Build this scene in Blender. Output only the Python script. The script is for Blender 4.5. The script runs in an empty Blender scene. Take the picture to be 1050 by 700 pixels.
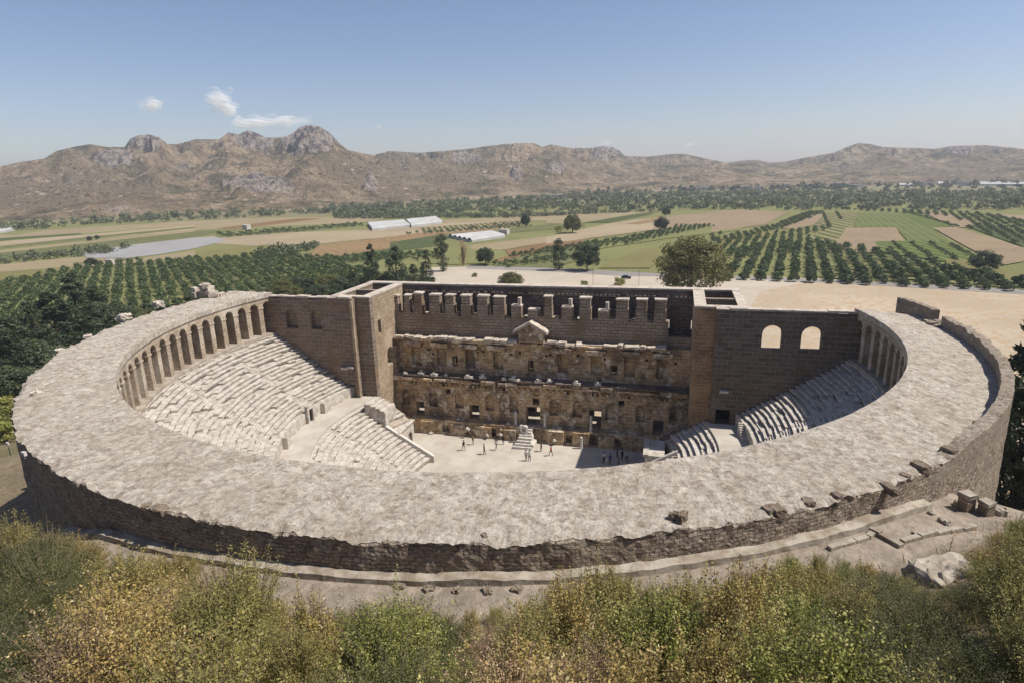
import bpy, bmesh, math, random
import numpy as np
from mathutils import Vector, Matrix
from mathutils.geometry import tessellate_polygon
rng = np.random.default_rng(7); random.seed(7)
R = math.radians; PI = math.pi
scene = bpy.context.scene
COL = scene.collection

# ------------------------------------------------------------------ camera
CAM = np.array([21.5437, -96.7976, 45.7395]); YAW, PITCH, ROLL, FPX = -0.267892, 0.266814, -0.026808, 630.05
_fw = np.array([math.sin(YAW)*math.cos(PITCH), math.cos(YAW)*math.cos(PITCH), -math.sin(PITCH)])
_rt = np.array([math.cos(YAW), -math.sin(YAW), 0.0]); _up = np.cross(_rt, _fw)
RT = _rt*math.cos(ROLL)+_up*math.sin(ROLL); UP = _up*math.cos(ROLL)-_rt*math.sin(ROLL); FW = _fw
def ray(u, v): return FW+RT*(u-525)/FPX-UP*(v-350)/FPX
def at(u, v, z=0.0):
    d = ray(u, v); t = (z-CAM[2])/d[2]; p = CAM+t*d; return float(p[0]), float(p[1])
cam = bpy.data.cameras.new('camera'); camo = bpy.data.objects.new('camera', cam); COL.objects.link(camo)
m = Matrix.Identity(4)
for i in range(3):
    m[i][0], m[i][1], m[i][2], m[i][3] = RT[i], UP[i], -FW[i], CAM[i]
camo.matrix_world = m
cam.sensor_width = 36; cam.lens = 36*FPX/1050; cam.clip_start = 0.5; cam.clip_end = 60000
scene.camera = camo

# ------------------------------------------------------------------ noise
def _h(ix, iy, s):
    n = (ix*374761393+iy*668265263+s*974634777) & 0xffffffff
    n = ((n ^ (n >> 13))*1274126177) & 0xffffffff
    return ((n ^ (n >> 16)) & 0xffff)/65535.0
def vn(x, y, s=0):
    x = np.asarray(x, float); y = np.asarray(y, float)
    ix = np.floor(x).astype(np.int64); iy = np.floor(y).astype(np.int64); fx = x-ix; fy = y-iy
    fx = fx*fx*(3-2*fx); fy = fy*fy*(3-2*fy)
    a, b, c, d = _h(ix, iy, s), _h(ix+1, iy, s), _h(ix, iy+1, s), _h(ix+1, iy+1, s)
    return (a*(1-fx)+b*fx)*(1-fy)+(c*(1-fx)+d*fx)*fy
def fbm(x, y, o=4, s=0, g=.5):
    t = 0; a = 1; n = 0
    for i in range(o):
        t = t+a*vn(x*2**i, y*2**i, s+i*17); n += a; a *= g
    return t/n-.5
def ridged(x, y, o=4, s=0):
    t = 0; a = 1; n = 0
    for i in range(o):
        t = t+a*(1-np.abs(2*vn(x*2**i, y*2**i, s+i*17)-1)); n += a; a *= .5
    return t/n
def sstep(a, b, x):
    t = np.clip((x-a)/(b-a), 0, 1); return t*t*(3-2*t)

# ------------------------------------------------------------------ tagging / objects
def tag(o, label=None, cat=None, group=None, kind=None):
    if label: o['label'] = label
    if cat: o['category'] = cat
    if group: o['group'] = group
    if kind: o['kind'] = kind
    return o
def empty(name, loc=(0, 0, 0), rz=0, **k):
    o = bpy.data.objects.new(name, None); COL.objects.link(o); o.location = loc; o.rotation_euler = (0, 0, rz)
    o.empty_display_size = .3
    return tag(o, **k)
def link(name, me, mats, parent=None):
    if not isinstance(mats, (list, tuple)): mats = [mats]
    for mm in mats: me.materials.append(mm)
    o = bpy.data.objects.new(name, me); COL.objects.link(o)
    if parent: o.parent = parent
    return o
def box_uv(me):
    uv = me.uv_layers.new(name='UVMap'); n = len(me.loops)
    co = np.empty(len(me.vertices)*3); me.vertices.foreach_get('co', co); co = co.reshape(-1, 3)
    li = np.empty(n, int); me.loops.foreach_get('vertex_index', li)
    pn = np.empty(len(me.polygons)*3); me.polygons.foreach_get('normal', pn); pn = np.abs(pn.reshape(-1, 3))
    lt = np.empty(len(me.polygons), int); me.polygons.foreach_get('loop_total', lt)
    ax = np.repeat(np.argmax(pn, 1), lt); c = co[li]
    u = np.where(ax == 0, c[:, 1], c[:, 0]); v = np.where(ax == 2, c[:, 1], c[:, 2])
    uv.data.foreach_set('uv', np.stack([u, v], 1).ravel())
def mesh(name, V, F, mats, parent=None, uv=True, smooth=False, loc=None):
    V = np.asarray(V, float)
    me = bpy.data.meshes.new(name); me.from_pydata(V.tolist(), [], [tuple(int(i) for i in f) for f in F]); me.update()
    if uv: box_uv(me)
    if smooth: me.polygons.foreach_set('use_smooth', [True]*len(me.polygons))
    o = link(name, me, mats, parent)
    if loc: o.location = loc
    return o
class MB:
    def __init__(s): s.V = []; s.F = []
    def add(s, V, F):
        n = len(s.V); s.V += [tuple(v) for v in V]; s.F += [tuple(i+n for i in f) for f in F]
    def box(s, x0, x1, y0, y1, z0, z1, j=0, rz=0):
        c = [(x0, y0, z0), (x1, y0, z0), (x1, y1, z0), (x0, y1, z0), (x0, y0, z1), (x1, y0, z1), (x1, y1, z1), (x0, y1, z1)]
        if j: c = [tuple(q+random.uniform(-j, j) for q in p) for p in c]
        if rz:
            mx, my = (x0+x1)/2, (y0+y1)/2; ca, sa = math.cos(rz), math.sin(rz)
            c = [(mx+(p[0]-mx)*ca-(p[1]-my)*sa, my+(p[0]-mx)*sa+(p[1]-my)*ca, p[2]) for p in c]
        s.add(c, [(0, 3, 2, 1), (4, 5, 6, 7), (0, 1, 5, 4), (1, 2, 6, 5), (2, 3, 7, 6), (3, 0, 4, 7)])
    def slab(s, outline, holes, f):
        """extruded polygon with holes; f(u, v, w) -> xyz with w = 0 or 1"""
        loops = [outline]+list(holes)
        tri = tessellate_polygon([[Vector((p[0], p[1], 0)) for p in l] for l in loops])
        pts = [p for l in loops for p in l]; n = len(pts)
        V = [f(p[0], p[1], 0) for p in pts]+[f(p[0], p[1], 1) for p in pts]
        F = [tuple(t) for t in tri]+[tuple(i+n for i in reversed(t)) for t in tri]
        k = 0
        for l in loops:
            for i in range(len(l)):
                a = k+i; b = k+(i+1) % len(l); F.append((a, b, b+n, a+n))
            k += len(l)
        s.add(V, F)
    def build(s, name, mats, parent=None, smooth=False, loc=None):
        o = mesh(name, s.V, s.F, mats, parent, smooth=smooth)
        bm = bmesh.new(); bm.from_mesh(o.data); bmesh.ops.recalc_face_normals(bm, faces=bm.faces); bm.to_mesh(o.data); bm.free()
        if loc: o.location = loc
        return o
def grid_faces(nu, nv, off=0):
    i = np.arange(nu-1)[:, None]; j = np.arange(nv-1)[None, :]
    a = (i*nv+j+off).ravel(); return np.stack([a, a+nv, a+nv+1, a+1], 1)
def rect(x0, x1, z0, z1): return [(x0, z0), (x1, z0), (x1, z1), (x0, z1)]
def archr(x0, x1, z0, z1, n=8):
    r = (x1-x0)/2; c = (x0+x1)/2; zs = z1-r
    return [(x0, z0), (x1, z0)]+[(c+r*math.cos(a), zs+r*math.sin(a)) for a in [PI*i/n for i in range(n+1)]]

# ------------------------------------------------------------------ materials
def lin(c): return tuple((v/12.92 if v <= .04045 else ((v+.055)/1.055)**2.4) for v in [q/255 for q in c])
K = 1.0/1.36
def A(r, g, b, k=1.0): return tuple(min(.85, v*K*k) for v in lin((r, g, b)))+(1,)
class NT:
    def __init__(s, name, rough=.9):
        s.m = bpy.data.materials.new(name); s.m.use_nodes = True; s.t = s.m.node_tree
        s.b = s.t.nodes['Principled BSDF']; s.b.inputs['Roughness'].default_value = rough
        s.b.inputs['Specular IOR Level'].default_value = .2
    def n(s, typ, **k):
        q = s.t.nodes.new(typ)
        for a, v in k.items():
            if a.startswith('i_'):
                nm = a[2:].replace('_', ' ')
                q.inputs[int(nm) if nm.isdigit() else nm].default_value = v
            else: setattr(q, a, v)
        return q
    def l(s, a, b): s.t.links.new(a, b)
    def coord(s, kind='Object', scale=None, rot=None):
        c = s.n('ShaderNodeTexCoord').outputs[kind]
        if scale or rot:
            mp = s.n('ShaderNodeMapping'); s.l(c, mp.inputs[0])
            if scale: mp.inputs['Scale'].default_value = scale
            if rot: mp.inputs['Rotation'].default_value = rot
            return mp.outputs[0]
        return c
    def noise(s, vec, sc, det=4, rough=.55, dist=0):
        q = s.n('ShaderNodeTexNoise'); s.l(vec, q.inputs['Vector']); q.inputs['Scale'].default_value = sc
        q.inputs['Detail'].default_value = det; q.inputs['Roughness'].default_value = rough; q.inputs['Distortion'].default_value = dist
        return q.outputs['Fac']
    def voro(s, vec, sc, feat='F1', out='Distance', rnd=1):
        q = s.n('ShaderNodeTexVoronoi'); q.feature = feat; s.l(vec, q.inputs['Vector']); q.inputs['Scale'].default_value = sc
        q.inputs['Randomness'].default_value = rnd
        return q.outputs[out]
    def ramp(s, fac, stops, interp='LINEAR'):
        q = s.n('ShaderNodeValToRGB'); cr = q.color_ramp; cr.interpolation = interp
        while len(cr.elements) > 1: cr.elements.remove(cr.elements[0])
        cr.elements[0].position = stops[0][0]; cr.elements[0].color = stops[0][1]
        for p, c in stops[1:]:
            e = cr.elements.new(p); e.color = c
        s.l(fac, q.inputs[0]); return q.outputs[0]
    def mask(s, fac, a, b):
        q = s.n('ShaderNodeMapRange'); s.l(fac, q.inputs[0]); q.inputs[1].default_value = a; q.inputs[2].default_value = b
        q.interpolation_type = 'SMOOTHSTEP'; return q.outputs[0]
    def mix(s, f, a, b, mode='MIX'):
        q = s.n('ShaderNodeMix'); q.data_type = 'RGBA'; q.blend_type = mode
        for sock, v in ((q.inputs[0], f), (q.inputs[6], a), (q.inputs[7], b)):
            if hasattr(v, 'is_output'): s.l(v, sock)
            else: sock.default_value = v
        return q.outputs[2]
    def math(s, op, a, b=0.0):
        q = s.n('ShaderNodeMath'); q.operation = op
        for sock, v in ((q.inputs[0], a), (q.inputs[1], b)):
            if hasattr(v, 'is_output'): s.l(v, sock)
            else: sock.default_value = v
        return q.outputs[0]
    def bump(s, h, dist=.05, st=1.0, prev=None):
        q = s.n('ShaderNodeBump'); s.l(h, q.inputs['Height']); q.inputs['Distance'].default_value = dist; q.inputs['Strength'].default_value = st
        if prev is not None: s.l(prev, q.inputs['Normal'])
        return q.outputs[0]
    def done(s, col, nrm=None):
        if hasattr(col, 'is_output'): s.l(col, s.b.inputs['Base Color'])
        else: s.b.inputs['Base Color'].default_value = col
        if nrm is not None: s.l(nrm, s.b.inputs['Normal'])
        return s.m
def masonry(name, c1, c2, cm, stain, bw=1.1, bh=.5, stain2=None, st_lo=.45, st_hi=.65, mort=.03, bump=.06, mul=False):
    t = NT(name); uv = t.coord('UV'); ob = t.coord('Object')
    # wobble the courses a little
    q = t.n('ShaderNodeTexBrick'); t.l(uv, q.inputs['Vector'])
    q.inputs['Color1'].default_value = c1; q.inputs['Color2'].default_value = c2; q.inputs['Mortar'].default_value = cm
    q.inputs['Scale'].default_value = 1; q.inputs['Mortar Size'].default_value = mort; q.inputs['Mortar Smooth'].default_value = .3
    q.inputs['Brick Width'].default_value = bw; q.inputs['Row Height'].default_value = bh; q.inputs['Bias'].default_value = 0
    col = q.outputs['Color']
    n1 = t.noise(ob, .28, 5, .6); col = t.mix(t.mask(n1, st_lo, st_hi), col, stain)
    if stain2:
        n3 = t.noise(ob, .55, 5, .65, .6); col = t.mix(t.mask(n3, .5, .62), col, stain2)
    n2 = t.noise(ob, 3.2, 5, .7); col = t.mix(.8, col, t.ramp(n2, [(.25, (.5, .5, .5, 1)), (.5, (1, 1, 1, 1)), (.8, (1.35, 1.32, 1.28, 1))]), 'MULTIPLY')
    if mul:
        n4 = t.noise(ob, .9, 6, .7, .8); col = t.mix(.9, col, t.ramp(n4, [(.36, (.38, .34, .31, 1)), (.46, (.85, .82, .8, 1)), (.56, (1.05, 1.05, 1.05, 1)), (.66, (1.25, 1.22, 1.18, 1))]), 'MULTIPLY')
    pits = t.mask(t.voro(ob, 1.3), .12, .02)
    col = t.mix(t.math('MULTIPLY', pits, .7), col, (.02, .016, .013, 1))
    h = t.math('ADD', t.math('MULTIPLY', q.outputs['Fac'], -.6), t.math('MULTIPLY', n2, .9))
    return t.done(col, t.bump(h, bump, .9))
def rubble(name, cols, sc=1.0, stretch=(1, 1, 1), dark=(.06, .05, .04, 1), bump=.12, crack=.05, big=.12, ck=.8, fleck=0):
    t = NT(name); ob = t.coord('Object', scale=stretch)
    nz = t.noise(ob, 2.0*sc, 3); 
    wp = t.n('ShaderNodeMix', data_type='RGBA'); wp.blend_type = 'ADD'; wp.inputs[0].default_value = .35/sc
    t.l(ob, wp.inputs[6]); nn = t.n('ShaderNodeTexNoise'); t.l(ob, nn.inputs['Vector']); nn.inputs['Scale'].default_value = 1.3*sc; t.l(nn.outputs['Color'], wp.inputs[7])
    v = wp.outputs[2]
    cell = t.voro(v, sc, out='Color'); edge = t.voro(v, sc, 'DISTANCE_TO_EDGE')
    sep = t.n('ShaderNodeSeparateColor'); t.l(cell, sep.inputs[0])
    col = t.ramp(sep.outputs[0], [(i/(len(cols)-1), c) for i, c in enumerate(cols)])
    n2 = t.noise(ob, 5*sc, 6, .72); nb = t.noise(ob, big, 4, .6)
    col = t.mix(.75, col, t.ramp(n2, [(.25, (.5, .48, .46, 1)), (.5, (1, 1, 1, 1)), (.75, (1.25, 1.25, 1.25, 1))]), 'MULTIPLY')
    col = t.mix(.8, col, t.ramp(nb, [(.3, (.74, .69, .63, 1)), (.6, (1.08, 1.08, 1.08, 1))]), 'MULTIPLY')
    if fleck:
        fk = t.mask(t.noise(ob, 2.6*sc/2.3, 7, .75, .5), .56, .66); col = t.mix(t.math('MULTIPLY', fk, fleck), col, A(142, 122, 104))
        fk2 = t.mask(t.noise(ob, 1.1*sc/2.3, 6, .7, .8), .58, .68); col = t.mix(t.math('MULTIPLY', fk2, fleck*.6), col, A(166, 146, 124))
    ce = t.mask(edge, crack, 0)
    gate = t.mask(t.noise(ob, .8*sc, 3), .42, .6)
    col = t.mix(t.math('MULTIPLY', t.math('MULTIPLY', ce, gate), ck), col, dark)
    h = t.math('ADD', t.math('MULTIPLY', t.math('MULTIPLY', ce, gate), -.8), t.math('ADD', n2, t.math('MULTIPLY', sep.outputs[1], .5)))
    return t.done(col, t.bump(h, bump, 1))
def plain(name, c, c2=None, sc=1.0, rough=.85, bump=0.0, metal=0):
    t = NT(name, rough); t.b.inputs['Metallic'].default_value = metal
    ob = t.coord('Object'); n = t.noise(ob, sc, 5, .65)
    col = t.mix(t.mask(n, .35, .65), c, c2 or tuple(v*.7 for v in c[:3])+(1,))
    return t.done(col, t.bump(n, bump, 1) if bump else None)
def leafmat(name, cs, rough=.6, trans=.25):
    """cs: leaf colours picked per leaf by the 'rnd' attribute"""
    t = NT(name, rough)
    t.b.inputs['Specular IOR Level'].default_value = .35
    a = t.n('ShaderNodeAttribute', attribute_name='rnd')
    oi = t.n('ShaderNodeObjectInfo')
    col = t.ramp(a.outputs['Fac'], [(i/(len(cs)-1), c) for i, c in enumerate(cs)])
    hs = t.n('ShaderNodeHueSaturation'); t.l(col, hs.inputs['Color'])
    mr = t.n('ShaderNodeMapRange'); t.l(oi.outputs['Random'], mr.inputs[0]); mr.inputs[3].default_value = .78; mr.inputs[4].default_value = 1.2
    t.l(mr.outputs[0], hs.inputs['Value'])
    mr2 = t.n('ShaderNodeMapRange'); t.l(oi.outputs['Random'], mr2.inputs[0]); mr2.inputs[3].default_value = .505; mr2.inputs[4].default_value = .48
    t.l(mr2.outputs[0], hs.inputs['Hue'])
    out = t.t.nodes['Material Output']; tr = t.n('ShaderNodeBsdfTranslucent'); t.l(hs.outputs[0], tr.inputs[0])
    ms = t.n('ShaderNodeMixShader'); ms.inputs[0].default_value = trans
    t.l(t.b.outputs[0], ms.inputs[1]); t.l(tr.outputs[0], ms.inputs[2]); t.l(ms.outputs[0], out.inputs[0])
    return t.done(hs.outputs[0])
def fieldmat(name, c1, c2=None, ang=None, sp=3.0, sc=.02, w=.5):
    t = NT(name, 1.0); t.b.inputs['Specular IOR Level'].default_value = 0
    ob = t.coord('Object'); n = t.noise(ob, sc, 5, .6); n2 = t.noise(ob, sc*14, 4, .6)
    d = tuple(v*.78 for v in c1[:3])+(1,)
    col = t.mix(t.mask(n, .3, .7), c1, d)
    if ang is not None and c2:
        v = t.coord('Object', rot=(0, 0, ang)); sx = t.n('ShaderNodeSeparateXYZ'); t.l(v, sx.inputs[0])
        nn = t.math('MULTIPLY', t.math('SUBTRACT', n2, .5), sp*.5)
        s_ = t.math('SINE', t.math('MULTIPLY', t.math('ADD', sx.outputs[0], nn), 2*PI/sp))
        col = t.mix(t.mask(s_, 1-2*w-.3, 1-2*w+.3), col, c2)
    elif c2: col = t.mix(t.mask(n2, .45, .62), col, c2)
    col = t.mix(.5, col, t.ramp(n2, [(.3, (.8, .8, .8, 1)), (.7, (1.15, 1.15, 1.15, 1))]), 'MULTIPLY')
    return t.done(col)

M = {}
def roofmat():
    t = NT('roof_paving', .95); ob = t.coord('Object', scale=(1, 1, .5))
    a = t.noise(ob, 1.1, 8, .78, .4); b = t.noise(ob, 3.4, 6, .75, .3); c = t.noise(ob, .16, 4, .6); d = t.noise(ob, 8.0, 4, .7)
    cell = t.voro(ob, 3.2, out='Color'); sep = t.n('ShaderNodeSeparateColor'); t.l(cell, sep.inputs[0])
    col = t.ramp(a, [(.34, A(174, 159, 140)), (.43, A(203, 190, 172)), (.52, A(219, 208, 192)), (.66, A(230, 221, 206))])
    col = t.mix(t.math('MULTIPLY', t.mask(b, .54, .64), .7), col, A(152, 135, 118))
    col = t.mix(t.math('MULTIPLY', t.mask(d, .56, .66), .6), col, A(128, 112, 98))
    col = t.mix(t.math('MULTIPLY', t.mask(c, .50, .62), .22), col, A(186, 166, 144))
    col = t.mix(1.0, col, t.ramp(sep.outputs[0], [(0, (.76, .74, .71, 1)), (.5, (.98, .98, .98, 1)), (1, (1.12, 1.12, 1.12, 1))]), 'MULTIPLY')
    cell2 = t.voro(ob, 1.5, out='Color'); sp2 = t.n('ShaderNodeSeparateColor'); t.l(cell2, sp2.inputs[0]); col = t.mix(.6, col, t.ramp(sp2.outputs[0], [(0, (.86, .84, .81, 1)), (1, (1.08, 1.08, 1.08, 1))]), 'MULTIPLY')
    h = t.math('ADD', t.math('MULTIPLY', a, 1.2), t.math('ADD', t.math('MULTIPLY', b, .8), t.math('MULTIPLY', sep.outputs[1], .35)))
    return t.done(col, t.bump(h, .2, 1))
M['roof'] = roofmat()
M['seat'] = plain('seat_limestone', A(222, 214, 202), A(182, 171, 157), 1.2, .9, .05)
M['seat_ground'] = plain('worn_rubble_fill', A(196, 184, 168), A(160, 146, 130), .8, .95, .1)
M['floor'] = plain('orchestra_gravel', A(208, 199, 185), A(192, 181, 166), .35, .95, .02)
M['facade'] = masonry('scaenae_stone', A(226, 198, 158), A(210, 180, 140), A(172, 148, 118), A(152, 134, 114), 1.2, .55, stain2=A(240, 224, 198), mort=.012, bump=.16, st_lo=.42, st_hi=.62, mul=True)
M['upper'] = masonry('upper_wall_stone', A(182, 165, 145), A(162, 145, 127), A(104, 92, 80), A(146, 126, 104), 1.1, .5, bump=.12)
M['anal'] = masonry('ashlar_dark', A(152, 136, 120), A(124, 110, 98), A(208, 192, 170), A(144, 120, 92), 1.5, .62, mort=.028, bump=.08, st_lo=.5, st_hi=.7)
M['anal_shaded'] = masonry('ashlar_shaded', A(128, 116, 104), A(102, 92, 83), A(190, 176, 156), A(124, 104, 80), 1.5, .62, mort=.028, bump=.1, st_lo=.52, st_hi=.7)  # darker copy of the side-wall ashlar; weaker bounce light at right painted in
M['tower_r'] = masonry('ashlar_brown', A(160, 134, 106), A(136, 112, 88), A(92, 76, 60), A(184, 152, 116), 1.0, .5, bump=.12, mort=.02)
M['tower'] = masonry('ashlar_warm', A(186, 166, 140), A(166, 144, 118), A(120, 100, 82), A(204, 184, 158), .9, .45, bump=.09, mort=.02)
M['back'] = masonry('back_wall_stone', A(156, 140, 128), A(130, 116, 106), A(76, 68, 62), A(104, 92, 84), 1.3, .55, bump=.1)
M['cap'] = plain('pale_cap_stone', A(222, 210, 194), A(188, 172, 154), 1.2, .9, .06)
M['marble'] = plain('white_marble', A(232, 226, 216), A(205, 196, 184), 2.0, .7, .02)
M['pier'] = masonry('arcade_stone', A(196, 178, 154), A(172, 154, 132), A(124, 108, 92), A(212, 198, 178), .9, .45, bump=.05, mort=.015)
def outermat():
    t = NT('outer_wall_coursed_rubble', .95); ob = t.coord('Object'); uv = t.coord('UV')
    nn = t.n('ShaderNodeTexNoise'); t.l(ob, nn.inputs['Vector']); nn.inputs['Scale'].default_value = 1.6; nn.inputs['Detail'].default_value = 4
    wp = t.n('ShaderNodeMix', data_type='RGBA'); wp.blend_type = 'ADD'; wp.inputs[0].default_value = .42; t.l(uv, wp.inputs[6]); t.l(nn.outputs['Color'], wp.inputs[7])
    q = t.n('ShaderNodeTexBrick'); t.l(wp.outputs[2], q.inputs['Vector']); q.inputs['Color1'].default_value = A(206, 190, 172); q.inputs['Color2'].default_value = A(164, 148, 132); q.inputs['Mortar'].default_value = A(128, 114, 100)
    q.inputs['Scale'].default_value = 1; q.inputs['Mortar Size'].default_value = .03; q.inputs['Mortar Smooth'].default_value = .8; q.inputs['Brick Width'].default_value = .5; q.inputs['Row Height'].default_value = .22
    a = t.noise(ob, .5, 6, .7); b = t.noise(ob, 3.5, 6, .75, .4)
    col = t.mix(t.mask(a, .46, .60), q.outputs['Color'], A(190, 172, 150)); col = t.mix(t.math('MULTIPLY', t.mask(t.noise(ob, .9, 5, .7), .54, .64), .7), col, A(124, 108, 94))
    col = t.mix(.9, col, t.ramp(b, [(.32, (.42, .4, .38, 1)), (.46, (.95, .95, .95, 1)), (.66, (1.35, 1.33, 1.3, 1))]), 'MULTIPLY')
    h = t.math('ADD', t.math('MULTIPLY', q.outputs['Fac'], -.8), t.math('MULTIPLY', b, 1.6))
    return t.done(col, t.bump(h, .16, 1))
M['outer'] = outermat()
M['parapet'] = rubble('parapet_rubble', [A(186, 172, 154), A(168, 152, 134), A(196, 184, 166)], 3.2, (1, 1, 1.3), dark=A(80, 66, 54), bump=.12, crack=.06)
M['boulder'] = plain('weathered_rock', A(188, 178, 162), A(146, 132, 114), 1.1, .95, .1)
M['stone_dark'] = plain('weathered_dark_stone', A(150, 134, 116), A(110, 96, 82), 1.6, .95, .1)
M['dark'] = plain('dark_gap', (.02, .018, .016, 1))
LK = 1.5
M['leaf_dark'] = leafmat('evergreen_leaves', [A(52, 62, 44, 1.2), A(72, 84, 56, 1.3), A(100, 108, 74, 1.3)])
M['leaf_orch'] = leafmat('orchard_leaves', [A(62, 78, 46, 1.2), A(84, 102, 60, 1.25), A(114, 124, 78, 1.25)])
M['leaf_olive'] = leafmat('olive_green_leaves', [A(98, 98, 50, 1.35), A(134, 130, 70, 1.4), A(172, 162, 100, 1.4)])
M['leaf_far'] = leafmat('woodland_leaves', [A(84, 92, 66, 1.35), A(108, 116, 82, 1.35), A(140, 142, 106, 1.35)])
M['leaf_gold'] = leafmat('autumn_leaves', [A(92, 90, 48, 1.3), A(136, 126, 66, 1.35), A(172, 156, 88, 1.4), A(142, 124, 74, 1.3), A(226, 212, 160, 1.6)])
M['leaf_green'] = leafmat('bright_shrub_leaves', [A(76, 88, 38, 1.35), A(110, 118, 52, 1.4), A(146, 146, 74, 1.4), A(196, 188, 124, 1.4)])
M['leaf_mastic'] = leafmat('dark_shrub_leaves', [A(68, 76, 44, 1.2), A(92, 98, 56, 1.2), A(128, 128, 78, 1.2)])
M['leaf_dry'] = leafmat('dry_leaves', [A(122, 100, 72, 1.3), A(154, 130, 96, 1.35), A(192, 166, 128, 1.4), A(140, 122, 80, 1.3)])
M['twig'] = plain('grey_twigs', A(150, 132, 112), A(112, 96, 80), 3)
M['bark'] = plain('bark', A(92, 76, 60), A(66, 54, 42), 4)
M['plastic'] = plain('greenhouse_plastic', A(208, 206, 200), A(188, 186, 180), .1, .6)
M['house'] = plain('whitewash', A(226, 220, 210), A(200, 190, 178), .3)
M['rooftile'] = plain('roof_tile', A(176, 130, 106), A(150, 108, 86), .5)

# ------------------------------------------------------------------ world + sun
SUN = Vector((0.65, 0.10, 1.0)).normalized()
w = bpy.data.worlds.new('World'); scene.world = w; w.use_nodes = True
nt = w.node_tree; bg = nt.nodes['Background']
sky = nt.nodes.new('ShaderNodeTexSky'); sky.sky_type = 'NISHITA'; sky.sun_disc = False
sky.sun_elevation = math.asin(SUN.z); sky.sun_rotation = math.atan2(SUN.x, SUN.y)
sky.air_density = 1.0; sky.dust_density = .5; sky.ozone_density = 1.4; sky.altitude = 50
tint = nt.nodes.new('ShaderNodeMix'); tint.data_type = 'RGBA'; tint.blend_type = 'MULTIPLY'; tint.inputs[0].default_value = 1; tint.inputs[7].default_value = (1.05, 1.0, 1.1, 1)
nt.links.new(sky.outputs[0], tint.inputs[6]); nt.links.new(tint.outputs[2], bg.inputs[0]); bg.inputs[1].default_value = .085
sl = bpy.data.lights.new('sun', 'SUN'); sl.energy = 5.0; sl.angle = R(.5); sl.color = (1, .95, .87)
so = bpy.data.objects.new('sun', sl); COL.objects.link(so); so.rotation_euler = SUN.to_track_quat('Z', 'Y').to_euler()
scene.view_settings.view_transform = 'Standard'; scene.view_settings.look = 'None'; scene.view_settings.gamma = 1
scene.view_settings.exposure = .26; scene.view_settings.use_curve_mapping = False
scene.render.engine = 'CYCLES'

# ------------------------------------------------------------------ terrain
XC, YC = 1.134, -22.79
ZB = np.array([(-180, 5), (-168, 8), (-155, 9.5), (-143, 10), (-132, 11), (-124, 12.5), (-118, 15), (-114, 20.5), (-110, 24), (-103, 25.7), (-92, 26.2), (-65, 26.5), (-50, 26.5), (-42, 25.8), (-32, 22), (-20, 14), (-6, 6), (8, 1), (18, 0), (165, 0), (180, 5)], float)
def terrain_z(x, y):
    dx, dy = x-XC, y-YC; r = np.hypot(dx, dy); a = np.degrees(np.arctan2(dy, dx))
    zb = np.interp(a, ZB[:, 0], ZB[:, 1])
    w_ = sstep(-124, -108, a)*(1-sstep(-44, -28, a))
    d = np.maximum(0, r-50.4)
    up = w_*.55*np.clip(d-4.0, 0, 46)
    side = np.exp(-(np.maximum(0, d-3)/np.where(a < -100, 42.0, 24.0))**1.5)
    base = zb*(w_+(1-w_)*side)
    z = base+up
    # the hill falls off far behind the camera
    z = z*(1-.8*sstep(90, 400, r))
    rough = sstep(1, 6, z)*sstep(52, 58, r)
    z = z+rough*(fbm(x*.25, y*.25, 4, 3)*1.3+fbm(x*1.1, y*1.1, 3, 9)*.35)
    return np.where(r < 49.5, -.1, z)
rr = [0, 30, 49.0, 49.6]+list(np.arange(49.9, 100, .6))
while rr[-1] < 14000: rr.append(rr[-1]*1.045)
rr = np.array(rr); na = 840; aa = np.linspace(-PI, PI, na+1)
RG, AG = np.meshgrid(rr, aa, indexing='ij')
X = XC+RG*np.cos(AG); Y = YC+RG*np.sin(AG); Z = terrain_z(X, Y)
g = mesh('ground', np.stack([X, Y, Z], -1).reshape(-1, 3), grid_faces(len(rr), na+1)[:, ::-1], [], uv=False, smooth=True)
tag(g, kind='structure')
def hit(u, v, h=0.0):
    d = ray(u, v); t_ = 8.0
    while t_ < 400:
        p = CAM+d*t_
        if p[2] < float(terrain_z(np.array([p[0]]), np.array([p[1]]))[0])+h: break
        t_ += .15
    return float(p[0]), float(p[1])
def gz(x, y): return float(terrain_z(np.array([x]), np.array([y]))[0])
# colours of soil / path / plain as an attribute
dr = (RG-50.4); ad = np.degrees(AG)
hill = np.clip(sstep(1.5, 5, Z), 0, 1); path = (1-sstep(3.2, 4.2, dr+fbm(X*.4, Y*.4, 3, 5)*1.2))*hill
n0 = fbm(X*.2, Y*.2, 4, 2)[..., None]; n1 = fbm(X*1.3, Y*1.3, 3, 8)[..., None]
cplain = np.array(A(140, 132, 96)[:3]); csoil = np.array(A(150, 134, 112)[:3]); cdry = np.array(A(132, 118, 90)[:3]); cpath = np.array(A(168, 154, 138)[:3]); cgr = np.array(A(92, 98, 56)[:3])
ch = csoil*(.5+n0)+cdry*(.5-n0); ch = ch*(1+.5*n1)
pl = cplain*np.ones_like(n0); near = (1-sstep(150, 400, RG))[..., None]; pl = pl*(1-near)+near*(cgr*(.55-n0)+csoil*(.45+n0))
colr = pl*(1-hill[..., None])+ch*hill[..., None]; n3 = fbm(X*.9, Y*.9, 4, 71)[..., None]; colr = colr*(1-path[..., None])+cpath*(1+.5*n1+.5*n3)*path[..., None]
ca = g.data.color_attributes.new('soil', 'FLOAT_COLOR', 'POINT')
ca.data.foreach_set('color', np.concatenate([colr.reshape(-1, 3), np.ones((colr.size//3, 1))], 1).ravel())
t = NT('soil', 1); at_ = t.n('ShaderNodeAttribute', attribute_name='soil'); ob = t.coord('Object')
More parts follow.
